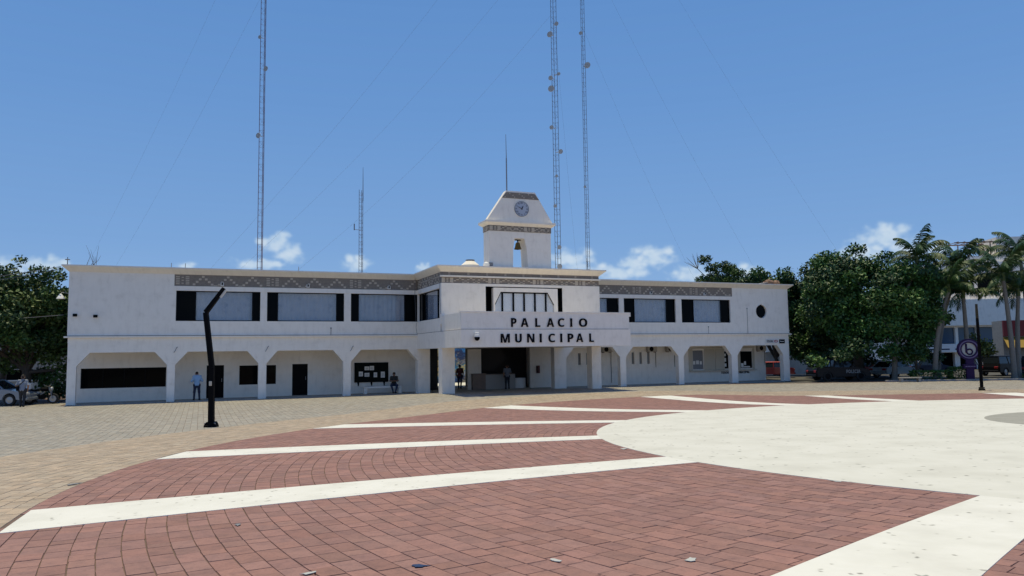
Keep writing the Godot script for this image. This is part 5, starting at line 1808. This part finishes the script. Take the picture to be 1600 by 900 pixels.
func make_street() -> void:
	# kerb in front of the planting on the right
	var k := Geo.new()
	k.bevel_box(Vector3(28.0, -0.05, -57.35), Vector3(60.0, 0.12, -57.1), 0.02)
	struct("kerb", k, M.walkway)
	var w := Geo.new()
	w.box(Vector3(22.0, -0.05, -75.0), Vector3(60.0, 0.02, -62.6))
	struct("street", w, M.asphalt)
	hedge("clipped_hedge", "long clipped green hedge left of the purple sign", Vector3(32.1, 0.0, -58.4), Vector3(3.0, 0.72, 0.8), 61)
	hedge("clipped_hedge", "short rounded hedge touching the purple sign", Vector3(34.35, 0.0, -58.7), Vector3(1.1, 0.95, 0.9), 62)
	hedge("clipped_hedge", "low dark hedge at the right edge behind the palms", Vector3(41.5, 0.0, -59.2), Vector3(3.2, 0.4, 0.8), 63)
	# concrete seat beyond the paving
	var b := thing("concrete_seat", "low grey concrete seat by the hedge beyond the paving", "seat", Vector3(29.3, 0.0, -56.2))
	var g := Geo.new()
	g.bevel_box(Vector3(-0.8, 0.27, -0.2), Vector3(0.8, 0.36, 0.2), 0.02)
	obj("slab", g, M.walkway, b)
	for x in [-0.65, 0.65]:
		var l := Geo.new()
		l.bevel_box(Vector3(x - 0.08, -0.05, -0.17), Vector3(x + 0.08, 0.27, 0.17), 0.01)
		obj("leg", l, M.walkway, b)
	# purple round sign
	var s := thing("round_sign", "purple ring shaped sign on a thick post behind the black lamp", "sign", Vector3(34.45, 0.0, -57.3), -0.2)
	var p := Geo.new()
	p.bevel_box(Vector3(-0.28, -0.1, -0.14), Vector3(0.26, 1.62, 0.14), 0.02)
	obj("post", p, M.purple, s)
	var pn := Geo.new()
	pn.bevel_box(Vector3(-0.48, 0.90, -0.18), Vector3(0.42, 1.24, 0.18), 0.02)
	obj("name_panel", pn, M.purple, s)
	var tx := Geo.new()
	for q in [[-0.36, -0.22], [-0.19, -0.02], [0.01, 0.14], [0.17, 0.32]]: tx.box(Vector3(q[0], 1.03, 0.18), Vector3(q[1], 1.10, 0.186))
	obj("print", tx, M.pale_purple, s)
	var bq := Basis(Vector3.RIGHT, PI * 0.5)
	var c := Vector3(-0.02, 2.34, 0)
	var r := Geo.new()
	r.lathe(c, [Vector2(0.50, -0.1), Vector2(0.80, -0.1), Vector2(0.80, 0.1), Vector2(0.50, 0.1), Vector2(0.50, -0.1)], 40, bq)
	obj("ring", r, M.purple, s)
	var r2 := Geo.new()
	r2.lathe(c, [Vector2(0.60, 0.1), Vector2(0.60, 0.112), Vector2(0.68, 0.112), Vector2(0.68, 0.1)], 40, bq)
	obj("ring_line", r2, M.pale_purple, s)
	var dsc := Geo.new()
	dsc.lathe(c, [Vector2(0.0, -0.03), Vector2(0.50, -0.03), Vector2(0.50, 0.03), Vector2(0.0, 0.03)], 36, bq)
	obj("face", dsc, M.dish, s)
	var sy := Geo.new()
	var pts := []
	var rr := []
	for i in 13:
		var a := PI * 0.75 - TAU * 0.9 * i / 12.0
		pts.push_back(c + Vector3(0.05 + cos(a) * 0.2, -0.18 + sin(a) * 0.2, 0.05)); rr.push_back(0.06)
	sy.tube(pts, rr, 6)
	sy.tube([c + Vector3(-0.17, -0.25, 0.05), c + Vector3(-0.17, 0.42, 0.05)], [0.075, 0.075], 6)
	obj("symbol", sy, M.purple, s)
	# white commercial building across the street
	var o := thing("shop_building", "white commercial building with blue glass behind the palms", "building", Vector3(52.0, 0.0, -88.0), -0.12)
	var wl := Geo.new()
	wl.box(Vector3(-10.5, 5.0, -9.0), Vector3(14.0, 8.0, 0.6))
	obj("parapet", wl, M.wall, o)
	var f1 := Geo.new()
	f1.box(Vector3(-10.0, 4.8, -9.0), Vector3(14.0, 5.0, 0.0)); f1.box(Vector3(-5.0, 1.9, -1.2), Vector3(14.0, 2.9, 0.3))
	f1.box(Vector3(-10.0, 0.0, -9.0), Vector3(-5.2, 4.8, -1.5)); f1.box(Vector3(-5.2, 0.0, -9.0), Vector3(14.0, 4.8, -2.2))
	obj("wall", f1, M.wall, o)
	for i in 8:
		var x := -4.9 + i * 2.3
		var pi := Geo.new()
		pi.box(Vector3(x - 0.28, 0.0, -0.9), Vector3(x + 0.28, 1.9, -0.3))
		obj("pillar", pi, M.wall, o)
		var pj := Geo.new()
		pj.box(Vector3(x - 0.15, 2.9, -0.7), Vector3(x + 0.15, 4.8, -0.1))
		obj("pillar", pj, M.wall, o)
		var gl := Geo.new()
		gl.box(Vector3(x + 0.2, 2.95, -0.5), Vector3(x + 2.1, 4.75, -0.45))
		obj("window", gl, M.blue_glass, o)
		var sh := Geo.new()
		sh.box(Vector3(x + 0.35, 0.1, -0.8), Vector3(x + 1.95, 1.85, -0.75))
		obj("shop_window", sh, M.dark_glass, o)
	var sg := Geo.new()
	sg.box(Vector3(-4.6, 1.95, 0.3), Vector3(1.6, 2.85, 0.4))
	obj("sign_panel", sg, M.white, o)
	var sp := Geo.new()
	for q in [[-3.8, -2.3, 2.55], [-4.3, -1.4, 2.2], [-0.8, 1.2, 2.2]]: sp.box(Vector3(q[0], q[2], 0.4), Vector3(q[1], q[2] + 0.16, 0.41))
	obj("print", sp, M.plastic_blue, o)
	var up := Geo.new()
	up.box(Vector3(-1.5, 8.0, -8.0), Vector3(14.0, 12.6, -2.0))
	up.box(Vector3(2.4, 12.6, -8.0), Vector3(14.0, 13.4, -2.4))
	obj("upper_block", up, M.wall, o)
	for i in 4:
		var gl := Geo.new()
		gl.box(Vector3(0.2 + i * 3.0, 9.0, -2.0), Vector3(2.2 + i * 3.0, 10.9, -1.95))
		obj("window", gl, M.dark_glass, o)
	var tb := Geo.new()
	tb.box(Vector3(5.9, 13.4, -7.0), Vector3(14.0, 15.6, -2.6))
	obj("penthouse", tb, M.cream, o)
	var pg := Geo.new()
	for x in [2.6, 3.9, 5.2]:
		for z in [-2.6, -5.0]: pg.box(Vector3(x - 0.05, 13.4, z - 0.05), Vector3(x + 0.05, 15.0, z + 0.05))
	pg.box(Vector3(1.2, 15.0, -2.75), Vector3(5.6, 15.12, -2.55)); pg.box(Vector3(1.2, 15.0, -5.15), Vector3(5.6, 15.12, -4.95))
	for i in 6: pg.box(Vector3(1.5 + i * 0.75, 15.12, -5.3), Vector3(1.55 + i * 0.75, 15.18, -2.3))
	obj("pergola", pg, M.rust, o)
	# red and yellow shop front further right
	var a := thing("awning_shop", "shop front with red fascia over a yellow awning at the right edge", "shop", Vector3(49.2, 0.0, -72.0), -0.25)
	var ag := Geo.new()
	ag.box(Vector3(-2.2, 0.0, -3.0), Vector3(6.0, 5.0, -0.3))
	obj("wall", ag, M.walkway, a)
	var af := Geo.new()
	af.box(Vector3(-2.2, 3.5, -0.3), Vector3(6.0, 5.0, 0.0))
	obj("fascia", af, M.red_fascia, a)
	var ay := Geo.new()
	ay.quad(Vector3(-2.2, 2.4, 0.9), Vector3(6.0, 2.4, 0.9), Vector3(6.0, 3.4, -0.25), Vector3(-2.2, 3.4, -0.25))
	ay.quad(Vector3(6.0, 2.36, 0.9), Vector3(-2.2, 2.36, 0.9), Vector3(-2.2, 3.36, -0.25), Vector3(6.0, 3.36, -0.25))
	obj("awning", ay, M.yellow, a)
	# low white buildings between
	var lb := thing("white_building", "low white building seen under the big tree right of its trunk", "building", Vector3(39.0, 0.0, -84.0), 0.0)
	var lg := Geo.new()
	lg.box(Vector3(-11.0, 0.0, -6.0), Vector3(2.5, 3.6, 0.0))
	obj("wall", lg, M.wall, lb)
	for x in [-8.0, -4.5, -1.0]:
		var dg := Geo.new()
		dg.box(Vector3(x, 0.0, 0.0), Vector3(x + 1.6, 2.2, 0.03))
		obj("shutter", dg, M.dish, lb)
	var wb := thing("white_wall", "plain white garden wall right of the town hall beyond the pickup", "wall", Vector3(27.0, 0.0, -76.0), 0.05)
	var wg := Geo.new()
	wg.box(Vector3(-4.5, 0.0, -0.2), Vector3(4.5, 2.2, 0.0))
	obj("panel", wg, M.wall, wb)
	var wc := Geo.new()
	wc.box(Vector3(-4.5, 2.2, -0.25), Vector3(4.5, 2.3, 0.05))
	obj("coping", wc, M.wall, wb)
	# beige house at the far left
	var l := thing("beige_house", "beige house wall with a long dark window behind the silver car", "house", Vector3(-40.5, 0.0, -60.0), 0.1)
	var hg := pierced(-9.0, 9.0, 0.0, 4.2, 0.0, 0.3, [[0.3, 3.0, 0.95, 1.75]])
	obj("wall", hg, M.beige_wall, l)
	var hp := Geo.new()
	hp.box(Vector3(0.3, 0.95, -0.2), Vector3(3.0, 1.75, -0.18))
	obj("window", hp, M.dark_glass, l)
	var hr := Geo.new()
	hr.box(Vector3(-9.2, 4.2, -5.0), Vector3(9.2, 4.4, 0.3))
	obj("roof", hr, M.walkway, l)
	var hs := Geo.new()
	hs.box(Vector3(0.2, 0.86, -0.05), Vector3(3.1, 0.95, 0.08))
	obj("sill", hs, M.wall, l)
	# overhead cables at the left
	for q in [[Vector3(-45, 7.6, -47), Vector3(-25.2, 7.7, -41.9), 0], [Vector3(-45, 7.2, -47), Vector3(-25.2, 7.55, -41.9), 1], [Vector3(-45, 6.0, -47), Vector3(-25.0, 5.0, -42.0), 2]]:
		var cg := Geo.new()
		var cp := []
		var cr := []
		for i in 11:
			var tt := i / 10.0
			cp.push_back((q[0] as Vector3).lerp(q[1], tt) - Vector3(0, 0.6 * sin(PI * tt), 0)); cr.push_back(0.018)
		cg.tube(cp, cr, 5)
		tag(obj("overhead_cable", cg, M.wire), ["upper black overhead cable reaching the left roof corner", "lower of the two black overhead cables at the left roof corner", "single overhead cable crossing the left tree below the roof"][q[2]], "cable", "overhead cables")

# ---------------------------------------------------------------- people
func sdf_mesh(g: Geo, bones: Array, cell: float, k: float) -> void:
	var lo := Vector3(1e9, 1e9, 1e9)
	var hi := -lo
	for b in bones:
		for e in [[b[0], b[2]], [b[1], b[3]]]:
			var r: float = e[1] + cell * 2.5
			lo = lo.min(e[0] - Vector3(r, r, r)); hi = hi.max(e[0] + Vector3(r, r, r))
	var nx := int((hi.x - lo.x) / cell) + 2
	var ny := int((hi.y - lo.y) / cell) + 2
	var nz := int((hi.z - lo.z) / cell) + 2
	var d := PackedFloat32Array()
	d.resize(nx * ny * nz); d.fill(1.0)
	var near := PackedFloat32Array()
	near.resize(d.size()); near.fill(9.0)
	var who := PackedInt32Array()
	who.resize(d.size())
	for bi in bones.size():
		var b: Array = bones[bi]
		var pa: Vector3 = b[0]
		var ba: Vector3 = b[1] - pa
		var l2 := maxf(ba.length_squared(), 1e-9)
		var ra: float = b[2]
		var rb: float = b[3]
		var pad := maxf(ra, rb) + k + cell * 2.0
		var b0: Vector3 = (pa.min(b[1]) - Vector3(pad, pad, pad) - lo) / cell
		var b1: Vector3 = (pa.max(b[1]) + Vector3(pad, pad, pad) - lo) / cell
		for iz in range(maxi(0, int(b0.z)), mini(nz, int(b1.z) + 1)):
			for iy in range(maxi(0, int(b0.y)), mini(ny, int(b1.y) + 1)):
				for ix in range(maxi(0, int(b0.x)), mini(nx, int(b1.x) + 1)):
					var p := lo + Vector3(ix, iy, iz) * cell
					var t := clampf((p - pa).dot(ba) / l2, 0.0, 1.0)
					var e := p.distance_to(pa + ba * t) - lerpf(ra, rb, t)
					var i := ix + nx * (iy + ny * iz)
					var c := d[i]
					var h := maxf(k - absf(c - e), 0.0) / k
					d[i] = minf(c, e) - h * h * k * 0.25
					if e < near[i]:
						near[i] = e; who[i] = bi
	var idx := {}
	var vs := []
	var ns := []
	var cs := []
	var off := [0, 1, nx, nx + 1, nx * ny, nx * ny + 1, nx * ny + nx, nx * ny + nx + 1]
	var cor := [Vector3(0, 0, 0), Vector3(1, 0, 0), Vector3(0, 1, 0), Vector3(1, 1, 0), Vector3(0, 0, 1), Vector3(1, 0, 1), Vector3(0, 1, 1), Vector3(1, 1, 1)]
	var edges := [[0, 1], [2, 3], [4, 5], [6, 7], [0, 2], [1, 3], [4, 6], [5, 7], [0, 4], [1, 5], [2, 6], [3, 7]]
	for iz in nz - 1:
		for iy in ny - 1:
			for ix in nx - 1:
				var i := ix + nx * (iy + ny * iz)
				var neg := 0
				for q in off:
					if d[i + q] < 0.0: neg += 1
				if neg == 0 or neg == 8: continue
				var s := Vector3.ZERO
				var m := 0
				for e in edges:
					var a := d[i + off[e[0]]]
					var b := d[i + off[e[1]]]
					if (a < 0.0) != (b < 0.0):
						s += (cor[e[0]] as Vector3).lerp(cor[e[1]], a / (a - b)); m += 1
				s /= m
				idx[i] = vs.size()
				vs.push_back(lo + (Vector3(ix, iy, iz) + s) * cell)
				var gx := d[i + off[1]] + d[i + off[3]] + d[i + off[5]] + d[i + off[7]] - d[i] - d[i + off[2]] - d[i + off[4]] - d[i + off[6]]
				var gy := d[i + off[2]] + d[i + off[3]] + d[i + off[6]] + d[i + off[7]] - d[i] - d[i + off[1]] - d[i + off[4]] - d[i + off[5]]
				var gz := d[i + off[4]] + d[i + off[5]] + d[i + off[6]] + d[i + off[7]] - d[i] - d[i + off[1]] - d[i + off[2]] - d[i + off[3]]
				ns.push_back(Vector3(gx, gy, gz).normalized())
				cs.push_back(bones[who[i]][4])
	for i in idx:
		for ax in 3:
			var st: int = [1, nx, nx * ny][ax]
			if (d[i] < 0.0) == (d[i + st] < 0.0): continue
			var u: int = [nx, nx * ny, 1][ax]
			var w: int = [nx * ny, 1, nx][ax]
			if not (idx.has(i - u) and idx.has(i - w) and idx.has(i - u - w)): continue
			var q := [idx[i], idx[i - u], idx[i - u - w], idx[i - w]]
			if d[i] >= 0.0: q.reverse()
			for t in [[0, 1, 2], [0, 2, 3]]:
				for z in [t[0], t[2], t[1]]:
					g.v.push_back(vs[q[z]]); g.n.push_back(ns[q[z]]); g.c.push_back(cs[q[z]])

func person(label: String, t: Transform3D, j: Dictionary, c: Dictionary, with_face: bool) -> Node3D:
	# j: joint positions, figure facing +z, feet on y = 0
	var o := thing("person", label, "person")
	o.transform = t
	var g := Geo.new()
	g.use_c = true
	var b := []
	var sk: Color = c.skin
	b.push_back([j.hip_l.lerp(j.hip_r, 0.2) + Vector3(0, 0.02, 0), j.chest + Vector3(-0.075, 0.0, 0), 0.125, 0.135, c.shirt])
	b.push_back([j.hip_r.lerp(j.hip_l, 0.2) + Vector3(0, 0.02, 0), j.chest + Vector3(0.075, 0.0, 0), 0.125, 0.135, c.shirt])
	b.push_back([j.hip_l, j.hip_r, 0.115, 0.115, c.legs])
	b.push_back([j.sh_l, j.sh_r, 0.075, 0.075, c.shirt])
	b.push_back([j.chest + Vector3(0, 0.1, 0), j.neck, 0.085, 0.055, c.shirt])
	b.push_back([j.neck, j.head, 0.055, 0.06, sk])
	for s in ["_l", "_r"]:
		var el: Vector3 = j["el" + s]
		var sh: Vector3 = j["sh" + s]
		var wr: Vector3 = j["wr" + s]
		var cut: float = c.sleeve
		b.push_back([sh, sh.lerp(el, minf(1.0, cut * 2.0)), 0.068, 0.056, c.shirt])
		if cut < 0.5: b.push_back([sh.lerp(el, cut * 2.0), el, 0.05, 0.044, sk])
		b.push_back([el, wr, 0.046, 0.032, c.shirt if cut > 0.9 else sk])
		b.push_back([j["hip" + s], j["kn" + s], 0.105, 0.068, c.legs])
		b.push_back([j["kn" + s], j["an" + s], 0.066, 0.052, c.legs])
		b.push_back([j["an" + s] + Vector3(0, -0.045, -0.03), j["toe" + s], 0.048, 0.036, c.shoe])
	sdf_mesh(g, b, 0.018, 0.05)
	# head on a finer grid
	var h := []
	var hc: Vector3 = j.head
	var f: Vector3 = j.look.normalized()
	var up: Vector3 = j.top.normalized()
	var x := up.cross(f).normalized()
	h.push_back([hc + up * 0.03 - f * 0.01, hc + up * 0.045 - f * 0.02, 0.088, 0.09, sk])
	h.push_back([hc - up * 0.06 + f * 0.03, hc + f * 0.02, 0.052, 0.07, sk])
	h.push_back([hc + f * 0.092 - up * 0.03, hc + f * 0.082 + up * 0.015, 0.014, 0.009, sk])
	for s in [-1.0, 1.0]:
		h.push_back([hc + x * 0.085 * s - up * 0.02, hc + x * 0.09 * s + up * 0.015, 0.014, 0.017, sk])
		if with_face: h.push_back([hc + x * 0.032 * s + f * 0.080 + up * 0.012, hc + x * 0.034 * s + f * 0.080 + up * 0.012, 0.011, 0.011, Color(0.02, 0.015, 0.012)])
	if with_face: h.push_back([hc + x * 0.022 + f * 0.079 - up * 0.065, hc - x * 0.022 + f * 0.079 - up * 0.065, 0.009, 0.009, Color(0.22, 0.09, 0.075)])
	h.push_back([hc + up * 0.065 - f * 0.025, hc + up * 0.07 - f * 0.015, 0.09, 0.088, c.hair])
	h.push_back([hc - up * 0.02 - f * 0.065, hc + up * 0.05 - f * 0.045, 0.05, 0.07, c.hair])
	sdf_mesh(g, h, 0.010, 0.018)
	# hands
	for s in ["_l", "_r"]:
		var wr: Vector3 = j["wr" + s]
		var dir: Vector3 = (wr - j["el" + s]).normalized()
		var curl: Vector3 = j["palm" + s].normalized()
		curl = (curl - dir * curl.dot(dir)).normalized()
		var side := dir.cross(curl)
		var sg := 1.0 if s == "_l" else -1.0
		var hb := []
		for q in 4:
			var w := (q - 1.5) * 0.019
			hb.push_back([wr + dir * 0.01 + side * w * 0.6, wr + dir * 0.085 + side * w, 0.017, 0.014, sk])
			var ln: float = [0.062, 0.074, 0.068, 0.05][q]
			var k1 := wr + dir * 0.088 + side * w * 1.05
			var k2 := k1 + (dir * 0.8 + curl * 0.45).normalized() * ln * 0.55
			hb.push_back([k1, k2, 0.0095, 0.009, sk])
			hb.push_back([k2, k2 + (dir * 0.35 + curl * 0.9).normalized() * ln * 0.5, 0.009, 0.0075, sk])
		var t0 := wr + dir * 0.03 - side * 0.03
		var t1 := t0 + (dir * 0.6 - side * 0.7 + curl * 0.3).normalized() * 0.045
		hb.push_back([t0, t1, 0.014, 0.011, sk])
		hb.push_back([t1, t1 + (dir * 0.8 + curl * 0.5).normalized() * 0.032, 0.0105, 0.009, sk])
		sdf_mesh(g, hb, 0.006, 0.006)
	obj("body", g, M.cloth, o)
	return o

func standing() -> Dictionary:
	return {"hip_l": Vector3(0.09, 0.90, 0), "hip_r": Vector3(-0.09, 0.90, 0), "chest": Vector3(0, 1.25, 0), "neck": Vector3(0, 1.46, 0.0), "head": Vector3(0, 1.585, 0.03), "look": Vector3(0, 0, 1), "top": Vector3(0, 1, 0),
		"sh_l": Vector3(0.175, 1.395, 0), "sh_r": Vector3(-0.175, 1.395, 0), "el_l": Vector3(0.25, 1.13, -0.03), "el_r": Vector3(-0.25, 1.13, -0.03), "wr_l": Vector3(0.24, 0.90, 0.06), "wr_r": Vector3(-0.24, 0.90, 0.06),
		"kn_l": Vector3(0.10, 0.49, 0.02), "kn_r": Vector3(-0.10, 0.49, 0.02), "an_l": Vector3(0.11, 0.085, -0.02), "an_r": Vector3(-0.11, 0.085, -0.02), "toe_l": Vector3(0.13, 0.037, 0.15), "toe_r": Vector3(-0.13, 0.037, 0.15), "palm_l": Vector3(-1, 0, 0.2), "palm_r": Vector3(1, 0, 0.2)}

func make_people() -> void:
	var skin := Color(0.30, 0.17, 0.11)
	var hair := Color(0.012, 0.010, 0.010)
	# man looking down at his phone, back to the plaza
	var a := standing()
	a.head = Vector3(0, 1.53, 0.11); a.look = Vector3(0, -0.75, 0.7); a.top = Vector3(0, 0.7, 0.72); a.neck = Vector3(0, 1.44, 0.03)
	a.el_l = Vector3(0.29, 1.13, 0.02); a.el_r = Vector3(-0.29, 1.13, 0.02); a.wr_l = Vector3(0.08, 1.14, 0.25); a.wr_r = Vector3(-0.08, 1.14, 0.25)
	a.an_l = Vector3(0.15, 0.085, -0.02); a.an_r = Vector3(-0.15, 0.085, -0.02); a.kn_l = Vector3(0.13, 0.49, 0.02); a.kn_r = Vector3(-0.13, 0.49, 0.02); a.toe_l = Vector3(0.18, 0.037, 0.14); a.toe_r = Vector3(-0.18, 0.037, 0.14)
	a.palm_l = Vector3(0, 1, 0.2); a.palm_r = Vector3(0, 1, 0.2)
	person("man in light blue shirt and dark jeans standing with his back to the plaza", BT * Transform3D(Basis(Vector3.UP, PI + 0.1), Vector3(-19.98, 0.015, -0.75)), a, {"skin": skin, "hair": hair, "shirt": Color(0.27, 0.42, 0.62), "legs": Color(0.016, 0.022, 0.05), "shoe": Color(0.012, 0.012, 0.012), "sleeve": 1.0}, false)
	# man sitting on the bench
	var s := standing()
	s.hip_l = Vector3(0.10, 0.545, -0.02); s.hip_r = Vector3(-0.10, 0.545, -0.02); s.chest = Vector3(0, 0.90, 0.06); s.neck = Vector3(0, 1.11, 0.09); s.head = Vector3(0, 1.225, 0.15); s.look = Vector3(0, -0.4, 0.9); s.top = Vector3(0, 0.92, 0.4)
	s.sh_l = Vector3(0.18, 1.05, 0.07); s.sh_r = Vector3(-0.18, 1.05, 0.07); s.el_l = Vector3(0.25, 0.80, 0.16); s.el_r = Vector3(-0.25, 0.80, 0.16); s.wr_l = Vector3(0.05, 0.80, 0.36); s.wr_r = Vector3(-0.05, 0.80, 0.36)
	s.kn_l = Vector3(0.19, 0.52, 0.40); s.kn_r = Vector3(-0.19, 0.52, 0.40); s.an_l = Vector3(0.07, 0.085, 0.36); s.an_r = Vector3(-0.07, 0.085, 0.42); s.toe_l = Vector3(0.09, 0.037, 0.55); s.toe_r = Vector3(-0.09, 0.037, 0.60)
	s.palm_l = Vector3(-0.3, 1, 0); s.palm_r = Vector3(0.3, 1, 0)
	person("person in dark shirt and jeans sitting on the white bench below the notice board", BT * Transform3D(Basis(Vector3.UP, -0.15), Vector3(-7.95, 0.015, -1.46)), s, {"skin": Color(0.24, 0.13, 0.085), "hair": hair, "shirt": Color(0.022, 0.020, 0.022), "legs": Color(0.022, 0.032, 0.075), "shoe": Color(0.015, 0.015, 0.018), "sleeve": 0.4}, true)
	# person at the reception desk
	var r := standing()
	r.el_r = Vector3(-0.27, 1.16, 0.10); r.wr_r = Vector3(-0.14, 1.10, 0.32); r.palm_r = Vector3(0, -1, 0.3)
	person("person in grey shirt standing at the reception desk in the entrance hall", BT * Transform3D(Basis(Vector3.UP, PI - 0.2), Vector3(0.2, 0.015, -1.6)), r, {"skin": skin, "hair": hair, "shirt": Color(0.16, 0.17, 0.20), "legs": Color(0.016, 0.018, 0.028), "shoe": Color(0.012, 0.012, 0.012), "sleeve": 0.4}, false)
	# person in the passage
	var q := standing()
	q.an_l = Vector3(0.10, 0.085, 0.14); q.toe_l = Vector3(0.11, 0.037, 0.30); q.kn_l = Vector3(0.10, 0.49, 0.12); q.an_r = Vector3(-0.09, 0.10, -0.16); q.toe_r = Vector3(-0.10, 0.037, 0.0)
	person("person in dark red shirt walking through the passage beside the mural", BT * Transform3D(Basis(Vector3.UP, PI - 0.4), Vector3(-2.25, 0.015, -4.8)), q, {"skin": skin, "hair": hair, "shirt": Color(0.10, 0.025, 0.03), "legs": Color(0.03, 0.04, 0.09), "shoe": Color(0.012, 0.012, 0.012), "sleeve": 0.4}, false)
	# man with a shoulder bag at the far left
	var w := standing()
	w.an_l = Vector3(0.09, 0.085, 0.12); w.toe_l = Vector3(0.10, 0.037, 0.28); w.kn_l = Vector3(0.09, 0.49, 0.10); w.an_r = Vector3(-0.09, 0.10, -0.14); w.toe_r = Vector3(-0.10, 0.037, 0.02)
	w.el_l = Vector3(0.30, 1.16, 0.0); w.wr_l = Vector3(0.26, 1.10, 0.24); w.el_r = Vector3(-0.28, 1.13, -0.08)
	var wt := Transform3D(Basis(Vector3.UP, PI + 0.35), Vector3(-26.72, 0.0, -41.4))
	person("man in grey shirt with a bag strap across his back at the left edge", wt, w, {"skin": skin, "hair": hair, "shirt": Color(0.20, 0.23, 0.29), "legs": Color(0.014, 0.016, 0.026), "shoe": Color(0.012, 0.012, 0.012), "sleeve": 0.42}, false)
	var bag := thing("shoulder_bag", "black shoulder bag slung on the walking man at the left", "bag")
	bag.transform = wt
	var bg := Geo.new()
	bg.bevel_box(Vector3(0.15, 0.86, -0.20), Vector3(0.27, 1.12, 0.10), 0.03)
	obj("pouch", bg, M.black, bag)
	var bs := Geo.new()
	bs.tube([Vector3(0.20, 1.10, -0.06), Vector3(0.06, 1.25, -0.155), Vector3(-0.08, 1.40, -0.115), Vector3(-0.11, 1.475, 0.0), Vector3(-0.06, 1.36, 0.13), Vector3(0.1, 1.18, 0.155), Vector3(0.21, 1.08, 0.05)], [0.018, 0.018, 0.018, 0.018, 0.018, 0.018, 0.018], 6)
	obj("strap", bs, M.black, bag)

# ---------------------------------------------------------------- litter
func make_litter() -> void:
	var spots := [[-0.74, 5.95, 0.06, "plastic_blue", "crumpled dark blue plastic scrap on the near red bricks"], [-1.55, 5.83, 0.055, "rag", "pale and dark scrap on the red bricks at the bottom edge"], [0.31, 6.02, 0.05, "rag", "flattened whitish scrap on the near red bricks right of the blue one"], [1.34, 5.92, 0.055, "rag", "star shaped pale scrap on the red bricks near the bottom stripe"], [-2.83, 7.89, 0.06, "blind", "grey flat piece on the red bricks below the long white stripe"], [4.09, 9.83, 0.075, "rag", "torn grey white piece at the edge of the white circle"], [2.12, 14.8, 0.09, "rag", "pale flake on the red bricks left of the white circle"], [-6.68, 11.65, 0.09, "blind", "dark flat scrap on the sand bricks at the left"]]
	rng.seed = 15
	for q in spots:
		var x: float = q[0]
		var z: float = -q[1]
		var g := Geo.new()
		var n := 9
		var ring := []
		for i in n:
			var a := TAU * i / n
			var r: float = q[2] * rng.randf_range(0.35, 1.15)
			ring.push_back(Vector3(cos(a) * r * 1.5, 0.004 + rng.randf() * 0.006, sin(a) * r * 0.8))
		for i in n:
			var j := (i + 1) % n
			g.tri(Vector3(0, 0.009, 0), ring[j], ring[i])
			g.tri(Vector3(0, 0.004, 0), ring[i] - Vector3(0, 0.004, 0), ring[j] - Vector3(0, 0.004, 0))
			g.quad(ring[j] - Vector3(0, 0.004, 0), ring[i] - Vector3(0, 0.004, 0), ring[i], ring[j])
		var o := obj("litter_scrap", g, M[q[3]])
		o.transform = Transform3D(slope_basis(x, z, rng.randf() * 3.0), Vector3(x, H(x, z) + 0.003, z))
		tag(o, q[4], "litter", "scraps on the paving")

func _ready() -> void:
	make_materials()
	make_camera_and_light()
	print("sky done")
	make_ground()
	print("ground done")
	make_hall()
	make_street()
	print("hall done")
	make_fittings()
	make_wall_marks()
	plaza_lamp("zigzag black street lamp standing on the grey bricks before the left wing", Vector3(-10.50, H(-10.50, -26.5), -26.5), 0.0)
	plaza_lamp("zigzag black street lamp in front of the purple sign at right", Vector3(26.2, H(26.2, -42.6), -42.6), 1.02)
	make_masts()
	make_trees()
	print("trees done")
	make_palms()
	make_vehicles()
	print("vehicles done")
	make_people()
	make_litter()
	print("done")
